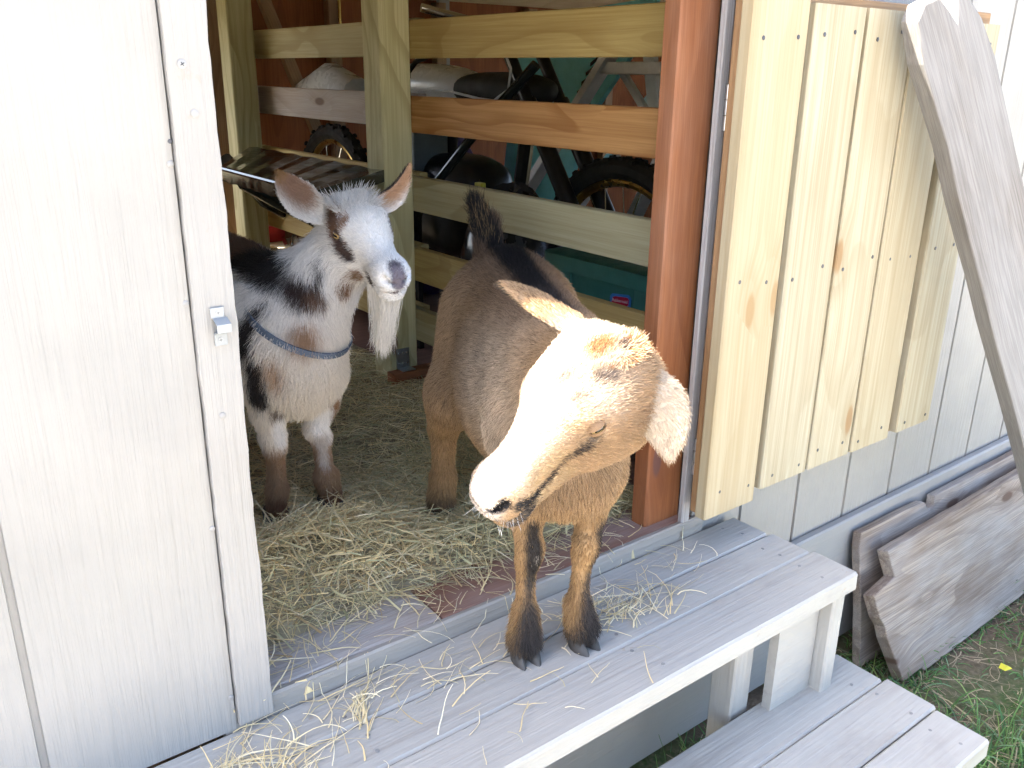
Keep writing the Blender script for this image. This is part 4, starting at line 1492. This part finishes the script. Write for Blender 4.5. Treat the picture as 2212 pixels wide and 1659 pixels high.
h1 = H1
EARR = ((.050, -.268, .570), (-.024, -.208, .612), (-.25, .30, -.90), .068, .40, (-.002, .004, .006), .9)
EARL = (h1(.13, .165, -.14), (.070, -.396, .436), (.55, .30, -.60), .074, .32, (.008, -.006, .012), .8)
bl1 = [
    (sk(-.05, -.01, .52), sk(.32, 0, .50), .070, (.26, .165, .10), .09, .09),
    (sk(-.02, 0, .53), sk(.30, 0, .54), .026, BLK, .02, .034),
    (sk(-.16, 0, .50), sk(-.02, 0, .53), .018, (.05, .04, .035), .02, .026),
    (tb, tt, .02, BLK, .02, .03), (tb + rt * -.012 + bd * .02, tm + bd * .022, .011, (.30, .19, .09), .012),
    # face: pale top whitened to look sunlit, dark eye-to-mouth stripe, dark muzzle
    (h1(.80, 0, -.17), h1(1.0, 0, -.28), .024, (.58, .50, .42), .015), (h1(.30, -.02, -.05), h1(.80, 0, -.17), .040, (.52, .43, .34), .03, .03), (h1(.10, -.06, -.02), h1(.30, -.05, -.05), .045, (.52, .43, .33), .03, .045), (h1(.16, .10, -.05), h1(.30, .14, -.10), .03, (.46, .35, .25), .03),
    (h1(.60, .12, -.42), h1(.80, .09, -.46), .016, (.42, .30, .17), .014), (h1(.60, .10, -.24), h1(.80, .09, -.28), .012, (.44, .31, .17), .02),
    ((.031, -.352, .565), (.034, -.352, .565), .0075, (.05, .035, .03), .006), ((.016, -.339, .564), (.006, -.336, .560), .013, (.24, .10, .035), .012), ((.050, -.352, .561), (.062, -.350, .556), .011, (.28, .13, .045), .012),
    ((-.030, -.326, .530), (-.018, -.330, .533), .009, (.13, .095, .075), .018), ((-.002, -.354, .535), (.010, -.360, .536), .009, (.10, .075, .06), .014), ((-.027, -.35, .516), (-.020, -.352, .512), .008, (.17, .12, .09), .018),
    (h1(.04, .13, -.2), h1(.16, .2, -.28), .018, (.20, .12, .07), .02),
    (h1(.43, .175, -.22), h1(.48, .165, -.25), .0095, (.035, .026, .022), .007), ((-.029, -.355, .455), (-.048, -.335, .424), .0062, (.045, .033, .026), .005, .0058), ((-.048, -.335, .424), (-.075, -.338, .409), .0058, (.035, .026, .022), .005, .007), ((-.075, -.338, .409), (-.101, -.346, .411), .0075, BLK, .005, .0085),
    (h1(.70, .13, -.385), h1(.86, .115, -.380), .0065, BLK, .005, .009), (h1(.86, .115, -.380), h1(.99, .03, -.380), .008, BLK, .005, .006), (h1(.80, .11, -.44), h1(.93, .06, -.44), .008, (.05, .04, .035), .008),
    (h1(.975, .045, -.285), h1(.945, .10, -.245), .0075, (.012, .010, .010), .004), (h1(.975, -.045, -.285), h1(.945, -.10, -.245), .0075, (.012, .010, .010), .004), (h1(.99, .0, -.30), h1(.98, .05, -.33), .0055, (.10, .08, .075), .006),
    # legs: dark front stripe, dark feet
    ((.094, -.135, .230), (.096, -.137, .135), .012, (.03, .024, .02), .012, .016), ((.094, -.135, .135), (.090, -.140, .05), .012, (.06, .05, .045), .014, .022),
    ((.206, -.160, .205), (.196, -.163, .12), .014, (.045, .035, .03), .014), ((.190, -.160, .12), (.183, -.165, .04), .012, (.06, .05, .045), .014, .022),
    ((.092, -.122, .03), (.092, -.122, .0), .026, (.045, .04, .038), .02), ((.183, -.148, .03), (.183, -.148, .0), .026, (.045, .04, .038), .02),
    ((.098, -.1395, .178), (.098, -.1395, .174), .004, (.42, .36, .30), .003),
    ((.20, .275, .07), (.20, .275, .06), .022, (.05, .035, .03), .03), ((.228, .315, .2), (.215, .30, .10), .012, (.12, .06, .03), .02),
    (V3(*EARR[0]) * .5 + V3(*EARR[1]) * .5, V3(*EARR[1]), .05, (.05, .04, .03), .05, .02, 'in'), (V3(*EARL[0]), V3(*EARL[1]), .06, (.50, .41, .31), .03, .05, 'out'),  # left ear's outer face whitened in the coat to look sunlit
]
HK1 = [(H1(.402, s * .175, -.180), .0118) for s in (-1, 1)] + [(H1(.985, s * .04, -.28), .006) for s in (-1, 1)]
g1, body1, V1, N1 = make_goat('goat', (.15, .05, 0), 'tan goat with black back stripe stepping out onto the platform, head in sunlight', P1 + B1, H1, (G1O, G1F, G1S, G1U, G1L), [EARR, EARL], bl1, 11, .158,
                              [((.092, -.122, .0), (-.25, -1, 0), 1.05), ((.183, -.150, .0), (.05, -1, 0), 1.05), ((.199, .272, .035), (-.3, -.95, 0), 1.1), ((.349, .197, .035), (-.3, -.95, 0), 1.1)],
                              base1, 1.0, 'goats in the shed doorway', HK1, lid=M_LID, lidop=.12, grizz=.22)
r_ = np.random.RandomState(4)
# whiskers and muzzle bristles
n = 36
s_ = r_.choice([-1, 1], n)
rw = np.array([H1(.86 + .14 * a, b * .085 * c, -.30 - .12 * a2) for a, b, c, a2 in zip(r_.rand(n), s_, .4 + .7 * r_.rand(n), r_.rand(n))])
strands('whisker', rw, nrm(G1F * .6 + np.outer(s_, G1S) * .5 - G1U * .7), np.full(n, .020), .40, .00015, np.full((n, 3), .75), g1, 3)
# tail plume
n = 1500
tpar = r_.rand(n)
rw = np.array([tb + (tt - tb) * t for t in tpar]) + r_.randn(n, 3) * .007
cl = np.where((r_.rand(n) < .72)[:, None], BLK, V3(.30, .20, .10))
strands('tail_hair', rw, np.tile(nrm(V3(-.12, .05, 1)), (n, 1)), .05 - .012 * tpar, .22, .00032, cl, g1, 5)
# poll tuft radiating from the whorl
n = 900
wh = V3(.031, -.350, .563)
ang = r_.rand(n) * 6.283
rad_ = .003 + .022 * np.sqrt(r_.rand(n))
dirp = np.outer(np.cos(ang), G1F) + np.outer(np.sin(ang), G1S)
rw = wh + dirp * rad_[:, None] - np.outer(rad_ ** 2 * 9, G1U) - G1U * .002
cl = np.where((r_.rand(n) < .4)[:, None], V3(.26, .12, .04), V3(.46, .36, .26)) * (.6 + .7 * r_.rand(n))[:, None]
strands('poll_tuft', rw, nrm(dirp + .45 * G1U), np.full(n, .012), .2, .00028, cl, g1, 6)

# ---- rear goat: white with black and brown patches, beard, collar
G2O, G2L = V3(.0828, .3835, .6480), .210
G2F, G2S, G2U = nrm(V3(-0.0489, -0.9392, -0.3398)), nrm(V3(0.9853, -0.1010, 0.1374)), nrm(V3(-.1634, -.3282, .9304))
P2, H2 = head_prims(G2O, G2F, G2S, G2U, G2L, .0060, 1.0, .345, 1.06)
b2 = nrm(V3(-.06, 1, 0))
r2 = nrm(V3(-1, -.06, 0))
k2 = lambda c, s, z: V3(-.012, .50, 0) + b2 * c + r2 * s + V3(0, 0, z)
BK2 = b2 * .7 + V3(0, 0, -.6)
B2 = [
    ell(k2(.20, 0, .375), (b2, r2, (0, 0, 1)), (.24, .125, .138), .05, .022, BK2),
    ell(k2(-.01, 0, .375), (b2, r2, (0, 0, 1)), (.13, .088, .126), .05, .024, BK2),
    ell(k2(.38, 0, .40), (b2, r2, (0, 0, 1)), (.12, .10, .115), .05, .022, BK2),
    cone(k2(-.02, 0, .455), .055, k2(.38, 0, .465), .06, .05, .022, BK2),
    cone(k2(-.045, 0, .405), .084, G2O + G2L * (.14 * G2F - .38 * G2U), .047, .05, .026, (0, .1, -1), 'neck'),
    cone(k2(-.05, 0, .36), .082, k2(-.07, 0, .325), .064, .05, .036, (0, 0, -1), 'chest'),
    cone(k2(.0, .058, .38), .056, (-.058, .440, .325), .042, .035, .016, (0, 0, -1), 'leg'),
    cone((-.058, .440, .325), .039, (-.063, .430, .265), .026, .02, .016, (0, 0, -1), 'leg'),
    cone((-.063, .430, .265), .025, (-.062, .426, .212), .0185, .015, .016, (0, 0, -1), 'leg'),
    cone((-.062, .424, .216), .0185, (-.060, .426, .195), .0172, .01, .011, (0, 0, -1), 'leg'),
    cone((-.058, .430, .19), .0145, (-.060, .428, .105), .0142, .012, .010, (0, 0, -1), 'leg'),
    cone((-.061, .427, .11), .0165, (-.068, .421, .072), .0165, .012, .011, (0, 0, -1), 'foot'),
    cone(k2(.0, -.056, .38), .055, (.042, .440, .315), .041, .035, .016, (0, 0, -1), 'leg'),
    cone((.042, .440, .315), .038, (.036, .427, .262), .026, .02, .018, (0, 0, -1), 'leg'),
    cone((.036, .427, .262), .025, (.0185, .417, .212), .0165, .015, .014, (0, 0, -1), 'leg'),
    cone((.0185, .416, .216), .0165, (.028, .418, .195), .0165, .01, .011, (0, 0, -1), 'leg'),
    cone((.030, .422, .19), .0135, (.033, .418, .105), .0132, .012, .010, (0, 0, -1), 'leg'),
    cone((.034, .417, .11), .022, (.039, .411, .072), .0172, .012, .011, (0, 0, -1), 'foot'),
]
for s in (1, -1):
    q0 = k2(.36, s * .06, 0)
    B2 += [
        cone(k2(.37, s * .05, .41), .088, q0 + V3(0, -.04, .28), .056, .04, .018, (0, 0, -1), 'leg'),
        cone(q0 + V3(0, -.04, .29), .05, q0 + V3(0, .05, .20), .026, .02, .012, (0, 0, -1), 'leg'),
        cone(q0 + V3(0, .05, .20), .024, q0 + V3(0, .03, .11), .018, .012, .01, (0, 0, -1), 'leg'),
        cone(q0 + V3(0, .03, .11), .022, q0 + V3(0, .02, .07), .023, .012, .01, (0, 0, -1), 'foot'),
    ]
B2 += [cone(k2(.48, 0, .49), .024, k2(.52, 0, .55), .012, .02, .03, (0, .2, 1), 'tail')]
WHT, CRM, DRK, BRN, RUST = V3(.85, .81, .76), V3(.78, .70, .59), V3(.028, .022, .020), V3(.17, .10, .065), V3(.34, .18, .075)


def base2(P):
    h = np.clip((P[:, 2] - .33) / .16, 0, 1)[:, None]
    c = CRM * (1 - h) + WHT * h
    l = np.clip((.215 - P[:, 2]) / .035, 0, 1)[:, None]
    return c + (RUST - c) * l * .9


h2 = H2
E2R = (h2(.13, -.165, -.14), (.004, .466, .672), (-.42, -.85, .15), .060, .42, (-.008, 0, -.006))
E2L = (h2(.13, .165, -.13), (.180, .330, .688), (.45, -.85, .10), .050, .45, (.006, 0, -.010))
bl2 = [
    # right cheek patch round the eye
    (h2(.22, -.17, -.06), h2(.34, -.18, -.17), .014, (.22, .125, .08), .008, .018), (h2(.41, -.175, -.24), h2(.48, -.155, -.28), .017, (.11, .07, .058), .008, .015),
    (h2(.36, -.14, -.05), h2(.38, -.16, -.09), .008, (.34, .20, .12), .008),
    (h2(.40, .17, -.15), h2(.42, .18, -.2), .011, (.16, .10, .08), .01),
    # nose pad, lips, jaw spots
    (h2(.93, 0, -.20), h2(1.0, 0, -.27), .013, (.10, .085, .10), .008, .014), (h2(.70, -.10, -.40), h2(.74, -.08, -.42), .010, (.10, .075, .06), .01),
    (h2(1.0, -.01, -.375), h2(.84, -.095, -.37), .0055, (.16, .11, .11), .005), (h2(.97, 0, -.22), h2(1.0, 0, -.30), .010, (.20, .165, .18), .008),
    (h2(.42, -.11, -.50), h2(.52, -.10, -.46), .014, (.26, .15, .08), .014), (h2(.40, -.13, -.42), h2(.42, -.13, -.40), .008, DRK, .01),
    # neck stripe and patches on shoulder
    ((.012, .366, .575), (.010, .358, .510), .0085, DRK, .005, .0095), ((.062, .347, .494), (.052, .350, .500), .011, (.24, .13, .07), .012),
    ((-.020, .38, .505), (-.006, .370, .490), .021, (.06, .04, .035), .02, .024), ((.006, .362, .487), (.012, .357, .478), .012, (.20, .12, .08), .02),
    ((-.040, .415, .530), (-.02, .60, .54), .036, DRK, .02, .060), ((-.066, .40, .478), (-.104, .41, .405), .011, DRK, .014, .020), ((-.094, .393, .372), (-.098, .399, .305), .018, DRK, .016, .024), ((.016, .36, .545), (.018, .356, .525), .009, (.10, .085, .08), .01),
    ((-.03, .62, .54), (-.05, .95, .50), .07, BRN, .04, .12),
    # chest and legs
    ((-.020, .356, .425), (-.016, .354, .412), .020, (.44, .28, .17), .03), ((-.07, .373, .375), (-.066, .375, .350), .013, (.48, .32, .20), .03),
    ((.050, .40, .275), (.055, .40, .25), .018, (.28, .16, .08), .02), ((-.058, .40, .285), (-.060, .40, .265), .013, (.12, .07, .04), .015),
    ((.025, .395, .255), (.028, .392, .205), .022, WHT, .015), ((-.055, .40, .255), (-.052, .40, .215), .016, WHT, .015), ((.022, .40, .20), (.026, .40, .15), .014, (.62, .55, .48), .015),
    ((-.042, .405, .195), (-.04, .405, .175), .008, (.07, .04, .03), .008), ((-.07, .41, .075), (-.068, .41, .06), .024, (.20, .10, .055), .03), ((.04, .41, .075), (.04, .405, .06), .024, (.20, .10, .055), .03),
    (V3(*E2R[0]) * .55 + V3(*E2R[1]) * .45, V3(*E2R[1]), .028, (.42, .27, .19), .03, .026, 'in'), (V3(*E2R[1]), V3(*E2R[1]) + V3(.001, 0, 0), .022, (.40, .24, .11), .02),
    (V3(*E2L[0]) * .6 + V3(*E2L[1]) * .4, V3(*E2L[1]), .03, (.50, .32, .20), .03, .03, 'in'), (V3(*E2L[0]) * .8 + V3(*E2L[1]) * .2, V3(*E2L[1]), .04, (.06, .045, .04), .02, .04, 'out'),
]
HK2 = [(H2(.345, s * .175, -.180), .0112) for s in (-1, 1)] + [(H2(.985, s * .04, -.28), .006) for s in (-1, 1)]
g2, body2, V2, N2 = make_goat('goat', (0, .5, .04), 'white goat with brown and black patches and a beard, standing inside on the hay', P2 + B2, H2, (G2O, G2F, G2S, G2U, G2L), [E2R, E2L], bl2, 23, .158,
                              [((-.068, .420, .040), (-.1, -1, 0), 1.15), ((.039, .410, .040), (.15, -1, 0), 1.15)], base2, .75, 'goats in the shed doorway', HK2, .00034, .345, M_LID2)
# beard
n = 1500
rw = H2(.78, 0, -.475) + np.outer(r_.uniform(-.20, .12, n) * G2L, G2F) + np.outer(r_.uniform(-.09, .09, n) * G2L, G2S) + G2U * .004
strands('beard', rw, nrm(H2(.76, 0, -.475) + V3(-.004, .015, -.15) - rw), np.full(n, .118), .06, .0004, V3(.84, .79, .71) * (.8 + .3 * r_.rand(n, 1)), g2, 8)
# shaggy poll
n = 900
rw = H2(.14, 0, -.02) + np.outer(r_.uniform(-.10, .14, n) * G2L, G2F) + np.outer(r_.uniform(-.17, .17, n) * G2L, G2S) - G2U * .006
strands('poll_tuft', rw, nrm(G2U * .6 + np.outer((rw - H2(.14, 0, 0)) @ G2S * 14, G2S) + G2F * .35 + r_.randn(n, 1) * G2F * .4), np.full(n, .030), .30, .00038, V3(.72, .70, .68) * (.75 + .35 * r_.rand(n, 1)), g2, 9)
# collar
na = nrm(V3(.07, -.10, .20))
cc0 = V3(.004, .425, .418)
ca = nrm(np.cross(na, V3(0, 1, 0)))
cb = np.cross(na, ca)
m = MB()
rings = []
for j in range(48):
    a = 2 * math.pi * j / 48
    d = math.cos(a) * ca + math.sin(a) * cb
    c_ = cc0 + d * (.0945 + .004 * math.cos(2 * a))
    rings.append([c_ - na * .0060, c_ - na * .0060 + d * .003, c_ + na * .0060 + d * .003, c_ + na * .0060])
vs = [v for g in rings for v in g]
fs = [(j * 4 + k, ((j + 1) % 48) * 4 + k, ((j + 1) % 48) * 4 + (k + 1) % 4, j * 4 + (k + 1) % 4) for j in range(48) for k in range(4)]
m.add(vs, fs)
m.build('collar', M_BLUEGREY, g2, label='dark blue-grey webbing collar')
# ------------------------------------------------------------------ hay, straw, grass
def ribbons(P0, ang, tilt, L, W, curl, roll, seed, segs=4, lift=None):
    """flat blades: start points, heading, upward tilt, length, width, sideways curl"""
    n = len(P0)
    r_ = np.random.RandomState(seed)
    pts = [P0]
    a, t = ang.copy(), tilt.copy()
    for i in range(segs):
        d = np.stack([np.cos(a) * np.cos(t), np.sin(a) * np.cos(t), np.sin(t)], 1)
        pts.append(pts[-1] + d * (L / segs)[:, None])
        a = a + curl / segs + .10 * r_.randn(n)
        t = t + (lift if lift is not None else 0) / segs + .05 * r_.randn(n)
    pts = np.stack(pts, 1)
    T_ = nrm(np.gradient(pts, axis=1))
    sd = nrm(np.cross(T_, np.array([0, 0, 1.0])))
    up = np.cross(sd, T_)
    s2 = sd * np.cos(roll)[:, None, None] + up * np.sin(roll)[:, None, None]
    tp = np.linspace(1, .45, segs + 1)[None, :, None]
    h = s2 * W[:, None, None] * .5 * tp
    V = np.stack([pts - h, pts + h], 2).reshape(n, -1, 3)
    k = 2 * (segs + 1)
    q = np.array([(2 * i, 2 * i + 1, 2 * i + 3, 2 * i + 2) for i in range(segs)])
    Q = (q[None] + (np.arange(n) * k)[:, None, None]).reshape(-1, 4)
    return V.reshape(-1, 3), Q, k


PAL = np.array([(.64, .53, .32), (.58, .51, .34), (.48, .44, .28), (.42, .42, .28), (.66, .58, .41), (.38, .28, .16), (.74, .68, .53)])
PAL = PAL * V3(1.06, 1.0, .86)
PALP = np.array([.24, .2, .16, .14, .12, .08, .06])
M_STRAW = attr_mat('dry_hay', .7, .25, .15)


def hay_h(x, y):
    b = .022 + .012 * np.sin(5.1 * x + 1.3) * np.cos(4.3 * y + .4) + .006 * np.sin(17 * x + 3 * y)
    b = b + .075 * np.exp(-((x + .10) / .16) ** 2 - ((y - .24) / .09) ** 2) + .050 * np.exp(-((x + .2) / .1) ** 2 - ((y - .19) / .05) ** 2)
    b = b + .025 * np.exp(-((x - .33) / .18) ** 2 - ((y - .17) / .06) ** 2)
    return np.maximum(b, .003) * np.clip((y - .085 - .015 * np.sin(9 * x)) / .05, 0, 1)


rs = np.random.RandomState(8)
hx = np.linspace(-.84, .60, 110)
hy = np.linspace(.085, 2.35, 170)
gx, gy = np.meshgrid(hx, hy, indexing='ij')
gz = .020 + hay_h(gx, gy) * .80 + .004 * rs.rand(*gx.shape)
Vb = np.stack([gx, gy, gz], -1).reshape(-1, 3)
ii = np.arange(len(hx) * len(hy)).reshape(len(hx), len(hy))
Qb = np.stack([ii[:-1, :-1], ii[1:, :-1], ii[1:, 1:], ii[:-1, 1:]], -1).reshape(-1, 4)
n = 32000
x = rs.uniform(-.80, .57, n)
y = .075 + (rs.rand(n) ** 1.4) * 1.9
front = rs.rand(n) < .36
y[front] = rs.uniform(.09, .55, front.sum())
x[front] = rs.uniform(-.34, .56, front.sum())
mid_ = rs.rand(n) < .22
y[mid_] = rs.uniform(.40, 1.3, mid_.sum())
x[mid_] = rs.uniform(-.30, .57, mid_.sum())
keep = (rs.rand(n) < np.clip((y - .07) / .06, .06, 1))
x, y = x[keep], y[keep]
n = len(x)
L = .035 + .10 * rs.rand(n) ** 1.5
ang = rs.uniform(0, 2 * math.pi, n)
pile = np.exp(-((x + .08) / .2) ** 2 - ((y - .25) / .12) ** 2)
z = .021 + hay_h(x, y) * .92 + .012 * rs.rand(n) + .012 * pile * rs.rand(n)
P0 = np.stack([x, y, z], 1) - np.stack([np.cos(ang), np.sin(ang), 0 * ang], 1) * (L / 2)[:, None]
P0[:, 1] = np.maximum(P0[:, 1], .035)
tilt = .10 * rs.randn(n) + pile * .22 * np.abs(rs.randn(n))
W = np.where(rs.rand(n) < .07, .0042, .0010 + .0015 * rs.rand(n))
Vr, Qr, k = ribbons(P0, ang, tilt, L, W, .55 * rs.randn(n), rs.uniform(-.8, .8, n), 1, 4, -.25 * np.abs(rs.randn(n)))
Vr[:, 2] = np.maximum(Vr[:, 2], .0325)
ci = rs.choice(len(PAL), n, p=PALP)
cs = PAL[ci] * (.8 + .6 * rs.rand(n))[:, None]
gm = np.clip((x - .05) / .25, 0, 1)[:, None] * .3           # greener towards the right
cs = cs * (1 - gm) + gm * cs * V3(.86, 1.02, .98)
fr = np.clip((.5 - y) / .4, 0, 1)
cr = np.repeat(cs, k, 0)
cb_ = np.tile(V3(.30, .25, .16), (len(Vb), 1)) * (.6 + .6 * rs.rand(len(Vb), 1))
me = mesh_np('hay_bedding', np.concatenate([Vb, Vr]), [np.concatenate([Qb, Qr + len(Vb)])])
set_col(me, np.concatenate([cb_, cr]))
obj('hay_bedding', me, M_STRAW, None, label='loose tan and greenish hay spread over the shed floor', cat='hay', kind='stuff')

# loose wisps on the platform and threshold
PW, AN, TI, LL, WW, CU, LI, CS = [], [], [], [], [], [], [], []


def wisp(n, cx, cy, z, sx, sy, a0, da, l0, l1, w0=.0012, up=.10, pale=1.0):
    X = cx + sx * rs.randn(n)
    Y = cy + sy * rs.randn(n)
    A = a0 + da * rs.randn(n)
    L_ = rs.uniform(l0, l1, n)
    PW.append(np.stack([X - np.cos(A) * L_ / 2, Y - np.sin(A) * L_ / 2, np.full(n, z) + .004 * np.abs(rs.randn(n))], 1))
    AN.append(A)
    TI.append(up * np.abs(rs.randn(n)))
    LL.append(L_)
    WW.append(1.5 * w0 * (.6 + .8 * rs.rand(n)))
    CU.append(.8 * rs.randn(n))
    LI.append(-2 * up * np.abs(rs.randn(n)))
    CS.append((PAL[rs.choice([0, 1, 4, 6], n)] * (.9 + .35 * rs.rand(n))[:, None]) * pale)


wisp(70, -.365, -.085, .001, .045, .020, .75, .7, .03, .11)
wisp(60, -.30, -.120, .001, .050, .018, .5, .8, .03, .10)
wisp(26, -.16, -.075, .001, .008, .013, 1.05, .16, .04, .07)
wisp(18, -.15, -.045, .001, .05, .012, .25, .5, .03, .10)
wisp(16, -.23, -.05, .001, .06, .02, .6, .6, .03, .09)
wisp(26, -.02, -.085, .001, .06, .03, .4, .8, .03, .09)
wisp(60, .27, -.095, .001, .055, .018, .2, .7, .03, .11)
wisp(45, .33, -.130, .001, .045, .015, .35, .5, .04, .11)
wisp(30, .17, -.06, .001, .05, .025, .6, .9, .03, .08)
wisp(26, .46, -.06, .001, .07, .03, -.4, .9, .03, .07)
wisp(14, .10, -.20, .001, .12, .04, .3, .8, .02, .06)
wisp(10, -.20, -.17, .001, .12, .04, .4, .8, .02, .06)
wisp(50, .05, .03, .031, .18, .03, .3, .9, .03, .09)
wisp(40, .35, .05, .031, .10, .03, .5, .9, .03, .09)
wisp(26, -.15, .06, .031, .08, .03, .4, .9, .03, .09)
P0, AN, TI, LL, WW, CU, LI, CS = map(np.concatenate, (PW, AN, TI, LL, WW, CU, LI, CS))
Vr, Qr, k = ribbons(P0, AN, TI, LL, WW, CU, rs.uniform(-.6, .6, len(AN)), 2, 6, LI)
onp = Vr[:, 1] < -.012
Vr[:, 2] = np.where(onp, np.maximum(Vr[:, 2], .0012), np.maximum(Vr[:, 2], .0335))
me = mesh_np('straw_wisps', Vr, [Qr])
set_col(me, np.repeat(CS, k, 0))
obj('straw_wisps', me, M_STRAW, None, label='pale hay wisps scattered on the grey platform and threshold', cat='hay', kind='stuff')

# grass
n = 46000
x = rs.uniform(.55, 2.9, n)
y = rs.uniform(-1.5, -.03, n)
far = rs.rand(n) < .12
x[far] = rs.uniform(-1.0, .7, far.sum())
y[far] = rs.uniform(-1.6, -.02, far.sum())
bare = np.exp(-((x - 1.42) / .26) ** 2 - ((y + .28) / .13) ** 2) + .4 * (np.sin(7 * x + 2) * np.cos(9 * y) > .5)
bare = bare + .55 * (y > -.10)
keep = rs.rand(n) > np.clip(bare, 0, .93)
x, y = x[keep], y[keep]
n = len(x)
L = (.025 + .06 * rs.rand(n)) * (.75 + .5 * (np.sin(5 * x) * np.sin(6 * y + 1) > 0))
Vr, Qr, k = ribbons(np.stack([x, y, np.full(n, GZ - .006)], 1), rs.uniform(0, 6.283, n), np.clip(.85 + .35 * rs.randn(n), .1, 1.5), L, .0018 + .0030 * rs.rand(n), .5 * rs.randn(n), rs.uniform(-1.2, 1.2, n), 4, 4, -1.2 * rs.rand(n) - .3)
Vr[:, 2] = np.maximum(Vr[:, 2], GZ - .01)
gp = np.array([(.10, .20, .06), (.14, .25, .07), (.08, .18, .07), (.20, .28, .08), (.36, .31, .18), (.17, .26, .14)])
cg = gp[rs.choice(6, n, p=[.28, .24, .2, .1, .1, .08])] * (.7 + .6 * rs.rand(n))[:, None]
me = mesh_np('grass', Vr, [Qr])
set_col(me, np.repeat(cg, k, 0))
obj('grass', me, attr_mat('grass_blades', .6, .3, .3), None, label='short patchy grass beside the step and planks', cat='grass', kind='stuff')
# dead leaf litter and dry stems on the bare patch
n = 420
x = 1.42 + .34 * rs.randn(n)
y = -.30 + .16 * rs.randn(n)
Vr, Qr, k = ribbons(np.stack([x, y, np.full(n, GZ + .012)], 1), rs.uniform(0, 6.283, n), .05 * rs.randn(n), .03 + .06 * rs.rand(n), .0012 + .002 * rs.rand(n), rs.randn(n), rs.uniform(-.6, .6, n), 5, 4, .1 * rs.randn(n))
me = mesh_np('dry_stems', Vr, [Qr])
set_col(me, np.repeat(np.array([(.34, .27, .17)]) * (.6 + .6 * rs.rand(n, 1)), k, 0))
obj('dry_stems', me, M_STRAW, None, label='dry dead stems lying on the bare soil patch', cat='dry grass', kind='stuff')
m = MB()
m.add([(1.385, -.335, GZ + .030), (1.402, -.343, GZ + .034), (1.412, -.330, GZ + .029), (1.404, -.316, GZ + .033), (1.389, -.318, GZ + .027), (1.398, -.331, GZ + .036)], [(0, 1, 5), (1, 2, 5), (2, 3, 5), (3, 4, 5), (4, 0, 5)])
m.build('fallen_leaf', plain('yellow_leaf', (.62, .58, .05), .6, 0, .15), None, label='small yellow fallen leaf on the bare soil', cat='leaf')
